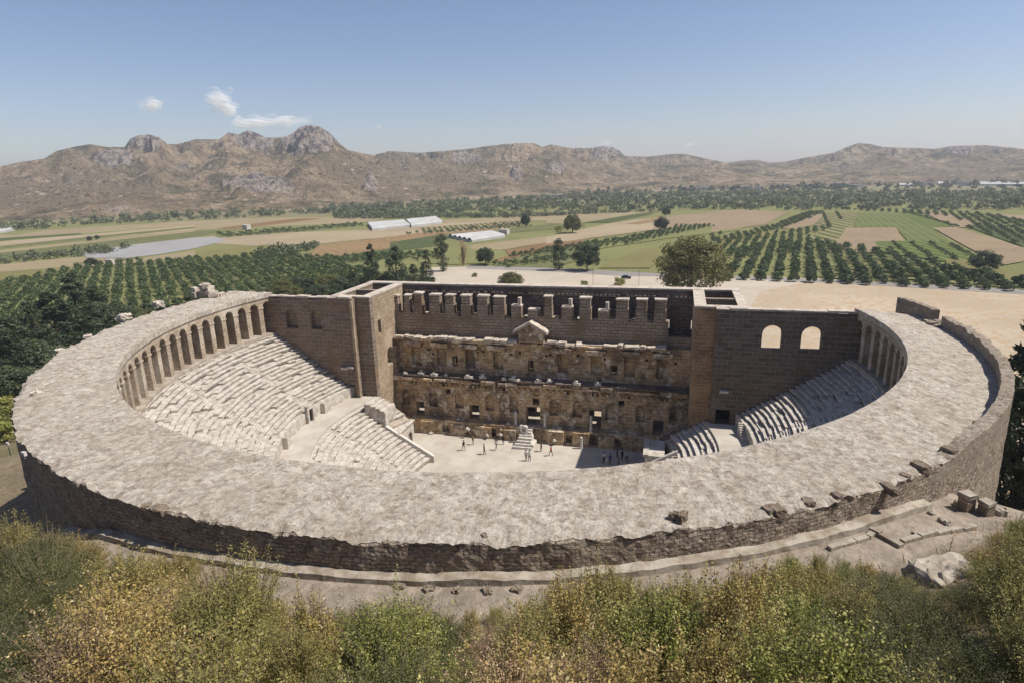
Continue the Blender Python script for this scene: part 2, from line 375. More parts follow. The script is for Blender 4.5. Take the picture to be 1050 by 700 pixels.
n_ = t.noise(ob, 1.4, 6, .7); c_ = t.mix(.8, at_.outputs['Color'], t.ramp(n_, [(.3, (.62, .6, .58, 1)), (.5, (1, 1, 1, 1)), (.72, (1.3, 1.28, 1.24, 1))]), 'MULTIPLY')
g.data.materials.append(t.done(c_, t.bump(n_, .3, 1)))

# ------------------------------------------------------------------ fields on the plain (flat ground, traced to real places)
_fl = [0]
def field(pts, m, name='field', z=None, org=None, sc=1.0):
    if org: pts = [(org[0]+p[0]/sc, org[1]+p[1]/sc) for p in pts]
    _fl[0] += 1; zz = .03+_fl[0]*.012 if z is None else z
    P = [at(u, v) for u, v in pts]
    tri = tessellate_polygon([[Vector((p[0], p[1], 0)) for p in P]])
    o = mesh(name, [(p[0], p[1], zz) for p in P], tri, m, uv=False)
    bm = bmesh.new(); bm.from_mesh(o.data)
    for f in bm.faces:
        if f.normal.z < 0: f.normal_flip()
    bm.to_mesh(o.data); bm.free()
    tag(o, kind='structure'); return o
TAN = fieldmat('field_tan', A(172, 156, 126), A(160, 146, 112)); TAN2 = fieldmat('field_pale', A(184, 166, 138), A(172, 156, 128))
GRN = fieldmat('field_green', A(118, 120, 82), A(128, 128, 90)); LGR = fieldmat('field_light_green', A(144, 142, 98), A(132, 134, 86))
BRN = fieldmat('field_brown', A(150, 122, 92), A(138, 112, 84)); DGR = fieldmat('field_dark_green', A(94, 102, 68), A(100, 108, 74))
ORG = fieldmat('field_orange_soil', A(156, 130, 98), A(162, 138, 106)); YGR = fieldmat('field_yellow_green', A(142, 134, 92), A(130, 128, 84))
PNK = fieldmat('field_bare_soil', A(168, 148, 122), A(158, 140, 114))
PLA = fieldmat('mulch_plastic', A(176, 174, 172), A(164, 162, 158), R(40), 2.2, .05, .35)
LAWN = fieldmat('field_lawn', A(118, 124, 80), A(122, 128, 84), R(10), 5, .03, .3)
STR = fieldmat('field_striped', A(160, 146, 112), A(90, 104, 60), R(-9.4), 9.0, .03, .45)
STR2 = fieldmat('field_striped_wide', A(128, 132, 84), A(88, 104, 58), R(-9.4), 6.0, .03, .45)
DIRT = fieldmat('bare_dirt', A(210, 192, 168), A(186, 162, 130), sc=.03)
DIRTW = fieldmat('pale_car_park', A(212, 198, 178), A(198, 184, 164), sc=.03)
ROAD = fieldmat('road_surface', A(168, 162, 154), A(154, 148, 142), sc=.05)
a5 = dict(org=(0, 200), sc=5.25); b5 = dict(org=(200, 200), sc=5.25); c5 = dict(org=(400, 190), sc=5.25); d5 = dict(org=(560, 190), sc=5.25)
e5 = dict(org=(730, 180), sc=5.382); f5 = dict(org=(880, 180), sc=5.382)
# background tone of the whole cultivated plain
field([(-400, 262), (0, 232), (300, 222), (640, 208), (1050, 206), (1400, 214), (1400, 330), (1050, 300), (700, 283), (470, 275), (300, 300), (0, 330), (-400, 380)], LGR)
field([(0, 215), (80, 218), (250, 190), (1050, 138), (1050, 160), (430, 208), (0, 232)], TAN, **a5)
field([(0, 235), (430, 206), (445, 214), (90, 240), (0, 250)], DGR, **a5)
field([(0, 252), (450, 216), (1050, 160), (1050, 188), (0, 288)], TAN2, **a5)
field([(0, 276), (520, 222), (1050, 172), (1050, 180), (0, 292)], GRN, **a5)
field([(0, 308), (1050, 196), (1300, 188), (1050, 228), (680, 270), (440, 318), (0, 345)], GRN, **a5)
field([(0, 300), (1050, 186), (1050, 198), (0, 312)], TAN, **a5)
field([(0, 375), (440, 335), (700, 350), (1050, 300), (1050, 330), (400, 400), (0, 415)], TAN, **a5)
field([(0, 415), (420, 385), (250, 440), (0, 500)], YGR, **a5)
field([(0, 140), (440, 120), (900, 120), (1050, 125), (880, 152), (400, 170), (0, 190)], TAN, **b5)
field([(120, 180), (540, 128), (700, 125), (440, 160), (200, 186)], BRN, **b5)
field([(0, 230), (450, 205), (930, 190), (1050, 186), (1050, 228), (650, 265), (300, 275), (100, 262), (0, 290)], TAN2, **b5)
field([(0, 330), (120, 295), (400, 268), (500, 280), (300, 330), (100, 348), (0, 355)], YGR, **b5)
field([(100, 222), (460, 190), (820, 158), (880, 168), (470, 206), (130, 232)], GRN, **b5)
field([(650, 275), (1050, 226), (1050, 292), (700, 345), (500, 350), (640, 305)], ORG, **b5)
field([(690, 342), (1050, 290), (1050, 345), (700, 375)], DGR, **b5)
field([(83, 262), (91, 258), (131, 252), (200, 244), (222, 243.5), (233, 247), (200, 255), (165, 261), (131, 265), (107, 265), (90, 264.5)], PLA)
field([(0, 190), (60, 196), (300, 204), (700, 196), (560, 235), (330, 240), (0, 285)], TAN2, **c5)
field([(0, 280), (330, 235), (600, 232), (560, 245), (330, 262), (0, 320)], ORG, **c5)
field([(0, 310), (250, 272), (340, 275), (240, 330), (80, 350), (0, 350)], DGR, **c5)
field([(150, 232), (690, 192), (720, 200), (640, 232), (180, 262)], fieldmat('young_row_field', A(170, 150, 120), A(84, 92, 58), R(-25), 5, .03, .45), **c5)
field([(640, 235), (930, 205), (1050, 195), (1050, 225), (640, 258)], GRN, **c5)
field([(280, 190), (700, 170), (1050, 160), (1050, 190), (700, 195), (300, 205)], TAN, **c5)
field([(100, 350), (330, 320), (620, 290), (1050, 230), (1050, 250), (600, 350), (560, 420), (340, 430), (160, 420)], LGR, **c5)
field([(430, 325), (1050, 255), (1050, 275), (620, 350), (440, 345)], TAN, **c5)
field([(620, 355), (1050, 270), (1050, 320), (560, 425), (545, 410), (640, 380)], BRN, **c5)
field([(560, 425), (740, 375), (1050, 320), (1050, 400), (860, 450), (560, 440)], GRN, **c5)
field([(0, 155), (400, 150), (580, 140), (200, 205), (0, 210)], TAN, **d5)
field([(190, 205), (600, 142), (560, 160), (330, 205)], DGR, **d5)
field([(0, 285), (330, 210), (640, 170), (640, 235), (380, 270), (0, 320)], TAN2, **d5)
field([(420, 212), (620, 172), (740, 170), (500, 215)], ORG, **d5)
field([(640, 170), (1050, 135), (1050, 230), (720, 240), (560, 250)], PNK, **d5)
field([(220, 320), (700, 228), (1050, 215), (1050, 245), (650, 290), (220, 355)], LGR, **d5)
field([(340, 420), (520, 345), (700, 320), (640, 380), (560, 450), (280, 450)], YGR, **d5)
# right hand side
field([(0, 205), (150, 190), (420, 205), (290, 275), (100, 300), (0, 315)], PNK, **e5)
field([(0, 375), (330, 305), (500, 300), (300, 340), (0, 400)], YGR, **e5)
field([(380, 295), (540, 205), (640, 205), (560, 275), (460, 300)], PNK, **e5)
field([(560, 278), (640, 205), (820, 205), (680, 385), (520, 360), (640, 290)], STR, **e5)
field([(780, 290), (805, 210), (1100, 205), (1330, 380), (1100, 385), (1010, 290)], LAWN, **e5)
field([(680, 385), (740, 292), (1015, 290), (1060, 370), (1060, 430), (760, 430)], PNK, **e5)
field([(230, 205), (330, 200), (540, 300), (400, 300)], STR2, **f5)
field([(340, 200), (460, 205), (700, 270), (680, 285), (540, 292)], PNK, **f5)
field([(410, 292), (540, 290), (915, 405), (915, 480), (800, 500), (600, 400)], PNK, **f5)
field([(90, 370), (260, 365), (520, 375), (600, 420), (620, 480), (480, 480), (130, 430)], STR2, **f5)
field([(580, 280), (720, 275), (915, 330), (915, 400)], DGR, **f5)
field([(700, 212), (915, 225), (1400, 260), (1400, 300), (915, 262)], PNK, **f5)
field([(480, 470), (620, 470), (915, 560), (1300, 640), (1300, 700), (915, 620), (500, 530)], YGR, **f5)
# yard, car park and road beyond the stage building
field([(120, 575), (760, 283), (850, 287), (1050, 303), (1500, 345), (1700, 900), (1000, 520)], DIRT, 'dirt_yard', z=.34)
field([(440, 275), (476, 274), (560, 277), (640, 281), (762, 285), (830, 290), (780, 300), (760, 330), (760, 420), (380, 420)], DIRTW, 'car_park', z=.37)
field([(700, 282.5), (760, 284), (850, 288), (1050, 298), (1500, 327), (1500, 336), (1050, 303), (850, 291), (760, 286.5), (700, 285)], ROAD, 'road', z=.40)
field([(478, 273.5), (560, 275.5), (650, 280), (720, 284), (640, 284.5), (600, 281.5), (560, 279), (478, 276)], ROAD, 'road', z=.43)
def inpoly(pts, q):
    x, y = q; c = False
    for i in range(len(pts)):
        x0, y0 = pts[i]; x1, y1 = pts[i-1]
        if (y0 > y) != (y1 > y) and x < (x1-x0)*(y-y0)/(y1-y0)+x0: c = not c
    return c
def W(pts): return [at(*p) for p in pts]

# ------------------------------------------------------------------ mountains
def azel(u, v):
    d = ray(u, v); return math.degrees(math.atan2(d[0], d[1])), math.atan2(d[2], math.hypot(d[0], d[1]))
sky_px = [(-150, 186), (-60, 178), (0, 171), (22, 166), (45, 163), (58, 155), (75, 151), (92, 148), (110, 151), (128, 151), (133, 143), (141, 139), (153, 138), (163, 141), (172, 148), (182, 148), (200, 143), (225, 143), (234, 136), (245, 138), (253, 134), (262, 136), (272, 141), (290, 141), (300, 137), (307, 131), (316, 128), (328, 130), (340, 138), (348, 147), (357, 154), (370, 157), (383, 159), (400, 155), (430, 157), (455, 155), (480, 153), (500, 150), (517, 148), (530, 147), (548, 147), (556, 151), (565, 148), (578, 151), (590, 152), (605, 152), (618, 150), (628, 151), (636, 155), (640, 160), (665, 161), (690, 158), (702, 158), (720, 162), (745, 167), (760, 165), (775, 164), (790, 167), (805, 166), (830, 161), (855, 157), (868, 151), (880, 147), (893, 148), (905, 151), (940, 152), (958, 153), (975, 150), (1010, 149), (1050, 153), (1120, 152), (1200, 160), (1350, 168)]
foot_px = [(-150, 246), (0, 228), (100, 224), (200, 219), (300, 216), (400, 209), (500, 205), (600, 199.5), (700, 195.5), (800, 193), (900, 190.5), (1000, 189), (1100, 190.5), (1350, 200)]
ska = np.array([azel(*p) for p in sky_px]); 
fta = np.array([(azel(u, v)[0], math.hypot(at(u, v)[0]-CAM[0], at(u, v)[1]-CAM[1])) for u, v in foot_px])
NA, NR = 1300, 190
az = np.concatenate([np.linspace(-115, -60, 120, endpoint=False), np.linspace(-60, 30, 1060, endpoint=False), np.linspace(30, 85, 120)])
elev = np.interp(az, ska[:, 0], ska[:, 1]); foot = np.interp(az, fta[:, 0], fta[:, 1])
tt = np.linspace(0, 1, NR)**1.0*1.5
AZ, T = np.meshgrid(az, tt, indexing='ij')
FT = foot[:, None]; ridge_d = 1.0+.85*np.interp(az, [-115, -50, -10, 25, 85], [1, 1.05, 1.1, .8, .8])[:, None]
D = FT*(1+(ridge_d-1)*T)
MX = CAM[0]+D*np.sin(np.radians(AZ)); MY = CAM[1]+D*np.cos(np.radians(AZ))
big = ridged(MX*.0022, MY*.0022, 3, 31); mid = ridged(MX*.009, MY*.009, 4, 47); fin = fbm(MX*.03, MY*.03, 4, 77)
prof = np.where(T < 1, .75*T**.9+.25*sstep(0, 1, T), 1-.55*(T-1)/.5)
sm = ridged(MX*.004+.3*mid, MY*.004, 3, 13)
Hn = prof*(.5+.75*(big-.5)+.6*(sm-.5)+.6*(mid-.5)+.25*(ridged(MX*.02, MY*.02, 3, 55)-.5))+ .07*fin*sstep(0, .1, T)
crags = [(316, 145, 36, 17, 1), (262, 142, 30, 9, 1), (152, 145, 20, 9, 1), (118, 163, 24, 10, .8), (262, 190, 40, 13, .6), (380, 190, 9, 9, 1), (478, 163, 18, 7, .6), (528, 180, 9, 6, .9), (572, 172, 16, 10, .6), (620, 158, 22, 9, 1), (985, 155, 30, 6, .8), (190, 172, 10, 6, .5), (80, 165, 10, 5, .4), (820, 165, 8, 4, .3), (860, 172, 12, 5, .5), (300, 195, 30, 8, .4), (80, 195, 30, 14, .35), (115, 213, 30, 8, .4)]
def skynorm(H):
    e = (H*FT)/D; mx = e.max(1); return mx
H = Hn*FT*.2
cur = ((H-CAM[2])/D).max(1)
def topk():
    E_ = (H-CAM[2])/D; k = E_.argmax(1); i_ = np.arange(len(az)); return k, H[i_, k], D[i_, k]
for _ in range(6):          # the height of the range along each bearing, smoothly
    k, hh, dd = topk(); s_ = (np.tan(elev)*dd+CAM[2])/np.maximum(hh, 1)
    H = H*np.convolve(np.pad(s_, 40, mode='edge'), np.hanning(81)/np.hanning(81).sum(), 'valid')[:, None]
def crest():
    global H
    for _ in range(10):     # crests and knolls of the ridge line itself
        k, hh, dd = topk(); rs_ = (np.tan(elev)*dd+CAM[2])-hh; tk = tt[k][:, None]
        H = H+rs_[:, None]*np.exp(-((T-tk)/.16)**2)
crest()
# crag mask from where each vertex stands in the view
P3 = np.stack([MX, MY, H], -1)-CAM; wz = P3@FW; U = 525+FPX*(P3@RT)/wz; V_ = 350-FPX*(P3@UP)/wz
cr = np.zeros_like(H)
for (u, v, a, b, s_) in crags:
    nse = fbm(U*.06, V_*.09, 3, 5)*1.1
    cr = np.maximum(cr, s_*(1-sstep(.6, 1.15, np.sqrt(((U-u)/a)**2+((V_-v)/b)**2)+nse)))
H = H+cr*(ridged(MX*.018, MY*.018, 5, 91)-.6)*70*sstep(.02, .1, T)*(1-.6*sstep(.9, 1, T)*(T < 1.02))
crest()
H = np.where(T <= 0, -2, H)
mo = mesh('mountains', np.stack([MX, MY, H], -1).reshape(-1, 3), grid_faces(len(az), NR)[:, ::-1], [], uv=False, smooth=True)
tag(mo, kind='structure')
ra = mo.data.attributes.new('crag', 'FLOAT', 'POINT'); ra.data.foreach_set('value', cr.ravel().astype(np.float32))
t = NT('mountain', 1); t.b.inputs['Specular IOR Level'].default_value = 0
ob = t.coord('Object'); at_ = t.n('ShaderNodeAttribute', attribute_name='crag')
nl = t.noise(ob, .0022, 4, .6); nm = t.noise(ob, .012, 8, .72); nf = t.noise(ob, .05, 5, .75); vr = t.voro(ob, .045); vr2 = t.voro(ob, .06)
base = t.ramp(nm, [(.34, A(84, 84, 66)), (.44, A(118, 110, 88)), (.52, A(154, 138, 114)), (.60, A(178, 162, 138)), (.70, A(134, 118, 98))])
base = t.mix(t.mask(nl, .48, .62), base, A(136, 124, 104))
scrub = t.mask(vr2, .34, .12); base = t.mix(t.math('MULTIPLY', scrub, .85), base, A(84, 84, 62))
rk = t.math('MULTIPLY', t.mask(vr, .30, .16), t.mask(t.noise(ob, .008, 5, .7), .52, .58)); base = t.mix(t.math('MULTIPLY', rk, .55), base, A(214, 204, 188))
rk2 = t.mask(t.noise(ob, .012, 7, .75), .60, .66); base = t.mix(t.math('MULTIPLY', rk2, .75), base, A(172, 160, 146))
cc = t.ramp(t.noise(ob, .05, 6, .75), [(.35, A(88, 82, 82)), (.47, A(130, 122, 118)), (.55, A(184, 174, 164)), (.66, A(118, 110, 102))])
base = t.mix(t.mask(t.math('ADD', at_.outputs['Fac'], t.math('MULTIPLY', t.math('SUBTRACT', nm, .5), 1.0)), .35, .6), base, cc)
base = t.mix(1.0, base, (1.72, 1.62, 1.50, 1), 'MULTIPLY')
mo.data.materials.append(t.done(base, t.bump(t.math('ADD', nf, t.math('MULTIPLY', nm, 2.0)), 30, 1)))
print('terrain done')

# ================================================================== THE THEATRE
def eang(r, yl=-13.3): return math.degrees(math.asin(min(1, (yl-YC)/r)))
def ringpt(r, u, yl=-13.3):
    e = eang(r, yl); a = R(-180-e+(180+2*e)*u); return XC+r*math.cos(a), YC+r*math.sin(a), a
def revolve(prof, nu, yl=-13.3, closed=True, jr=None):
    """sweep the closed (r, z) profile round the auditorium, ends flush with the side walls"""
    V = []; n = len(prof)
    for i in range(nu+1):
        u = i/nu
        for (r, z) in prof:
            x, y, a = ringpt(r, u, yl); V.append((x, y, z))
    F = []
    for i in range(nu):
        for j in range(n if closed else n-1):
            a = i*n+j; b = i*n+(j+1) % n; F.append((a, b, b+n, a+n))
    if closed: F.append(tuple(range(n))); F.append(tuple(reversed([nu*n+j for j in range(n)])))
    return V, F
cav = empty('auditorium', (XC, YC, 4), label='horseshoe tiers of pale stone seats ringed by a vaulted gallery with flat roof', cat='ancient theatre')
def kid(o, p):       # parent keeping the world place
    o.parent = p; o.matrix_parent_inverse = Matrix.Translation(Vector(p.location)).inverted() if p.rotation_euler.z == 0 else p.matrix_world.inverted()
    return o
def edge_r(a): return 50.4+.3*float(fbm(np.array(a*14), np.array(3.3), 2, 12))+.55*float(fbm(np.array(a*75), np.array(8.3), 3, 14))
def edge_z(a):
    q = 28.3+.4*float(fbm(np.array(a*16), np.array(7.7), 2, 22))+.75*float(fbm(np.array(a*70), np.array(2.7), 4, 25, .7)); return min(q, 28.62)
# roof of the gallery
nu, nv = 900, 17; V = []
for i in range(nu+1):
    for j in range(nv):
        r = 43.05+(50.4-43.05)*j/(nv-1); x, y, a = ringpt(r, i/nu); ad_ = math.degrees(a)
        lo = .85*float(sstep(-48, -30, ad_))*((j/(nv-1))**1.2)
        if j == nv-1 and ad_ < -44: r = edge_r(a); x, y = XC+r*math.cos(a), YC+r*math.sin(a)
        z = 28.4-lo+.16*float(fbm(np.array(x*.6), np.array(y*.6), 3, 4))+.16*float(fbm(np.array(x*2.2), np.array(y*2.2), 2, 41))
        if j == nv-1: z = (edge_z(a) if ad_ < -44 else z)
        if j == 0: z = 28.38+.10*float(fbm(np.array(a*30), np.array(1.0), 3, 6))
        V.append((x, y, z))
roofF = [tuple(f) for f in grid_faces(nu+1, nv)[:, ::-1]]
n0_ = len(V)
for i in range(nu+1):      # inner edge drop and underside
    x, y, a = ringpt(43.05, i/nu); V.append((x, y, 27.75)); x2, y2, _ = ringpt(50.0, i/nu); V.append((x2, y2, 27.7))
for i in range(nu):
    a = n0_+2*i; roofF += [(i*nv, (i+1)*nv, a+2, a), (a, a+2, a+3, a+1)]
for i in (0, nu):
    roofF.append(tuple(i*nv+j for j in range(nv))+(n0_+2*i+1, n0_+2*i))
roof = mesh('gallery_roof', V, roofF, M['roof']); kid(roof, cav)
# outer wall with ragged rim
nu = 1100; zs = 26; V = []
for i in range(nu+1):
    x, y, a = ringpt(50.4, i/nu); ad_ = math.degrees(a); zt = edge_z(a)-.02 if ad_ < -44 else 27.5
    zb_ = float(np.interp((ad_+180) % 360-180, ZB[:, 0], ZB[:, 1]))-2.5
    for j in range(zs):
        z = zt+(zb_-zt)*(j/(zs-1))**1.25; rj = edge_r(a) if (j == 0 and ad_ < -44) else 50.4+.22*float(fbm(np.array(a*60), np.array(z*1.2), 4, 51, .6))+.02*(zt-z)
        V.append((XC+rj*math.cos(a), YC+rj*math.sin(a), z))
F = [tuple(f) for f in grid_faces(nu+1, zs)]; n1_ = len(V)
for i in range(nu+1):
    x, y, a = ringpt(48.6, i/nu); V += [(x, y, 27.75), (x, y, -1)]
for i in range(nu):
    a = n1_+2*i; F.append((a, a+2, a+3, a+1))
ow = mesh('outer_wall', V, F, M['outer'], uv=False); kid(ow, cav)
uvl = ow.data.uv_layers.new(name='UVMap'); co = np.array(V); li = np.empty(len(ow.data.loops), int); ow.data.loops.foreach_get('vertex_index', li)
an_ = np.arctan2(co[:, 1]-YC, co[:, 0]-XC); an_ = np.where(an_ > 1, an_-2*PI, an_)
uvl.data.foreach_set('uv', np.stack([an_[li]*50.4, co[li, 2]], 1).ravel())
V, F = [], []; nl = 260       # low ledge at the foot of the wall
for i in range(nl+1):
    a = R(-112+66*i/nl); zg = gz(XC+51.4*math.cos(a), YC+51.4*math.sin(a)); jj = .12*float(fbm(np.array(a*70), np.array(1.), 3, 77)); hh_ = .32+.25*float(fbm(np.array(a*30), np.array(4.), 3, 78))
    for rq, zq in ((50.2, zg-1), (50.2, zg+hh_+.1), (51.0+jj, zg+hh_), (51.12+jj, zg-1)): V.append((XC+rq*math.cos(a), YC+rq*math.sin(a), zq))
for i in range(nl):
    for j in range(3): F.append((i*4+j, i*4+j+4, i*4+j+5, i*4+j+1))
F += [(0, 1, 2, 3), tuple(nl*4+j for j in (3, 2, 1, 0))]
kid(mesh('foot_ledge', V, F, M['boulder']), cav)
# parapet on the right rim, broken near its far end
def parapet(a0, a1, top, name='parapet'):
    top += .15
    n = int((a1-a0)/.5); V = []
    for i in range(n+1):
        ad_ = a0+(a1-a0)*i/n; a = R(ad_); k = float(sstep(-46, -38, ad_)); zt = top*k+27.9*(1-k)+.5*float(fbm(np.array(ad_*.8), np.array(0.), 3, 61))
        ri = 49.55+.1*float(fbm(np.array(ad_*1.5), np.array(5.), 3, 62)); ro = 50.42+.12*float(fbm(np.array(ad_*1.5), np.array(9.), 3, 63))
        for r, z in ((ri, 27.1), (ri, zt), ((ri+ro)/2, zt+.05*math.sin(ad_*9)), (ro, zt-.04), (ro+.02, 26.6)): V.append((XC+r*math.cos(a), YC+r*math.sin(a), z))
    F = []
    for i in range(n):
        for j in range(4): F.append((i*5+j, i*5+j+1, i*5+j+6, i*5+j+5))
    F += [(0, 1, 2, 3, 4), tuple(n*5+j for j in (4, 3, 2, 1, 0))]
    o = mesh(name, V, F, M['parapet']); kid(o, cav)
parapet(-46, 4.2, 28.75); parapet(7.0, 15.6, 29.0)
mb = MB()
for k_ in range(9):
    a = R(4.4+k_*.35); r = 49.4+random.uniform(-.5, .9); x, y = XC+r*math.cos(a), YC+r*math.sin(a)
    mb.box(x-.5, x+.5, y-.35, y+.35, 27.4, 27.7+random.uniform(.1, .6), .12, random.uniform(0, 3))
kid(mb.build('broken_parapet', M['parapet']), cav)
# arcade: piers (parts) and arched wall above
nb = 60
mbA = MB()
def cyl(rin, rout):
    def f(u, v, w_):
        a = R(-180-eang(43.2)+u); r = rin if w_ == 0 else rout; return (XC+r*math.cos(a), YC+r*math.sin(a), v)
    return f
span = 180+2*eang(43.2); bay = span/nb; pw = .95/43.2/PI*180
for b in range(nb):
    u0 = b*bay; u1 = u0+bay; L, Rr = u0+pw/2, u1-pw/2; c = (L+Rr)/2; ra_ = (Rr-L)/2; rz = ra_*PI/180*43.2; zsp = 27.15-rz
    arc = [(c-ra_*math.cos(q), zsp+rz*math.sin(q)) for q in [PI*k/7 for k in range(8)]]
    f = cyl(43.2, 44.3)
    for k in range(7):
        (ua, za), (ub, zb2) = arc[k], arc[k+1]
        mbA.slab([(ua, za), (ub, zb2), (ub, 27.72), (ua, 27.72)], [], f)
    mbA.slab(rect(u0, L, zsp, 27.72), [], f); mbA.slab(rect(Rr, u1, zsp, 27.72), [], f)
kid(mbA.build('arcade_arches', M['pier']), cav)
for b in range(nb+1):
    u0 = b*bay-(pw/2 if b else 0); u1 = b*bay+(pw/2 if b < nb else 0); mp_ = MB()
    rz = (bay-pw)/2*PI/180*43.2; zsp = 27.15-rz
    mp_.slab(rect(u0+.03, u1-.03, 21.9, zsp-.22), [], cyl(43.2, 45.6)); mp_.slab(rect(u0-.12, u1+.12, zsp-.22, zsp), [], cyl(43.12, 45.7))
    kid(mp_.build('pier', M['pier']), cav)
# gallery floor + vault wall, diazoma, seating base
V, F = revolve([(42.6, 21.2), (42.6, 22.05), (48.65, 22.1), (48.65, 21.2)], 200); kid(mesh('gallery_floor', V, F, M['seat_ground']), cav)
WU, HU, NU_, RU, ZU = .555, .375, 23, 30.3, 13.5
WL, HL, NL, RL, ZL = .68, .42, 17, 15.0, 4.85
V, F = revolve([(30.45, 11.5), (30.45, ZU-.75), (42.9, 21.15), (42.9, 11.5)], 200); kid(mesh('upper_seating_base', V, F, M['seat_ground']), cav)
V, F = revolve([(30.2, 11.5), (30.2, ZU-.02), (30.9, ZU-.02), (30.9, 11.5)], 200); kid(mesh('diazoma_wall', V, F, M['seat']), cav)
V, F = revolve([(26.4, 11.0), (26.4, 11.9), (30.3, 11.92), (30.3, 11.0)], 200); kid(mesh('walkway', V, F, M['floor']), cav)
def ylim(r): return -13.3 if r > 21.9 else -18.4
def seatrow(r0, z1, w_, h, yl, stairs, blk, jit, miss, seed):
    rs = random.Random(seed); e = eang(r0+w_/2, yl); a = -180-e+.15; end = e-.15; mbs = MB()
    prof = [(.11, -h-.06), (.11, -.2), (-.02, -.17), (-.02, 0), (w_+.12, 0), (w_+.12, -h-.06)]
    while a < end:
        L = blk*rs.uniform(.7, 1.4)/r0*180/PI; b = min(end, a+L)
        if any(abs((a+b)/2-s) < 44/r0 for s in stairs):
            for k2 in range(2):     # stair flight: half-height steps
                pr = [(k2*w_/2, -h-.06), (k2*w_/2, -h/2*(1-k2)), (w_/2*(k2+1)+.05, -h/2*(1-k2)), (w_/2*(k2+1)+.05, -h-.06)]
                addblk(mbs, pr, r0, z1, a, b, 0, 0)
        else:
            dz = rs.gauss(0, jit*.45) if rs.random() < .5 else 0; drr = rs.gauss(0, jit)
            if rs.random() < miss*2: dz -= h*rs.choice([.45, .8])
            addblk(mbs, prof, r0+drr, z1+dz, a, b, rs.gauss(0, jit*.25), rs.gauss(0, jit*.5))
        a = b
    return mbs
def addblk(mbs, prof, r0, z1, a, b, tilt, skew):
    V = []
    for k, an in enumerate((a, b)):
        c, s_ = math.cos(R(an)), math.sin(R(an))
        for (p, q) in prof:
            r = r0+p+(skew if k else 0); V.append((XC+r*c, YC+r*s_, z1+q+(tilt if k else 0)))
    n = len(prof); F = [tuple(range(n)), tuple(range(2*n-1, n-1, -1))]+[(i, (i+1) % n, (i+1) % n+n, i+n) for i in range(n)]
    mbs.add(V, F)
stU = [-180+20*k for k in range(0, 10)]; stU = [s+0 for s in (-178, -160, -141, -122, -102, -82, -60, -39, -20, -2)]
for k in range(NU_):
    o = seatrow(RU+k*WU, ZU+k*HU, WU, HU, -13.3, stU, 1.7, .05, .035+.003*k, k).build('seat_row', M['seat']); kid(o, cav)
stL = [-172, -150, -128, -106, -90, -74, -52, -30, -8]
for k in range(NL):
    r0 = RL+k*WL; o = seatrow(r0, ZL+k*HL, WL, HL, ylim(r0), stL, 1.3, .05, .03, 100+k).build('seat_row', M['seat']); kid(o, cav)
V, F = revolve([(15.15, 3.5), (15.15, 4.3), (21.9, 8.2), (21.9, 3.5)], 120, -18.4); kid(mesh('lower_seating_base', V, F, M['seat_ground']), cav)
V, F = revolve([(21.9, 3.5), (21.9, 8.5), (26.6, 11.2), (26.6, 3.5)], 120, -13.3); kid(mesh('lower_seating_base', V, F, M['seat_ground']), cav)
# ends of the lower tiers: sloping parapets, tribunals, parodos vaults, little buttress
for s in (-1, 1):
    fx = lambda x: XC*0+ (x if s > 0 else x)
    xr_ = [XC+s*math.sqrt(r*r-(YC+18.4)**2) for r in (14.5, 21.9)]
    mb = MB(); y0 = -18.35
    mb.slab([(xr_[0], 4.0), (xr_[1], 4.0), (xr_[1], 9.3), (xr_[0], 5.0)], [], lambda u, v, w_: (u, y0+(.0 if w_ else .55), v)); 
    kid(mb.build('sloping_parapet', M['marble']), cav)
    xt = XC+s*21.4; mb = MB()
    if s > 0: mb.box(xt-.6, xt+.5, -18.1, -17.4, 4, 8.9, .04)
    else:
        mb.box(min(xt, xt+s*3.4), max(xt, xt+s*3.4), -18.1, -14.6, 9.6, 11.3, .05)
        mb.box(min(xt-s*.05, xt+s*.9), max(xt-s*.05, xt+s*.9), -18.2, -17.1, 4, 9.6, .03)
        mb.box(min(xt-s*.05, xt+s*.9), max(xt-s*.05, xt+s*.9), -15.2, -14.5, 4, 9.6, .03)
        for k in range(4):
            mb.box(*sorted((xt+s*(.1+.75*k), xt+s*3.4)), -18.1, -14.6, 11.3+.3*k, 11.62+.3*k-.02, .03)
    kid(mb.build('tribunal', M['seat']), cav)
    xa, xb = s*18.3, s*20.9; mb = MB(); arches = [archr(-17.4, -15.6, 4.0, 6.9), archr(-14.9, -13.4, 4.0, 6.7)]
    mb.slab([(-18.0, 3.9), (-12.65, 3.9), (-12.65, 8.0), (-18.0, 8.0)], arches, lambda u, v, w_: (xa if w_ else xa+s*1.2, u, v)); mb.box(*sorted((xa+s*1.21, xb)), -18.0, -12.65, 3.9, 7.998)
    mb.box(*sorted((xa-s*.25, xa+s*.5)), -18.1, -12.62, 8.003, 8.3, .04); mb.box(*sorted((xa+s*.5, xb)), -17.99, -12.66, 8.003, 8.12, .01)
    kid(mb.build('parodos_vault', M['seat']), cav)
    mb = MB(); mb.slab([(s*24.0, 6.6), (s*20.0, 6.6), (s*20.0, 8.4), (s*24.0, 11.4)], [], lambda u, v, w_: (u, -12.6+.9*w_, v))
    kid(mb.build('buttress', M['anal']), cav)
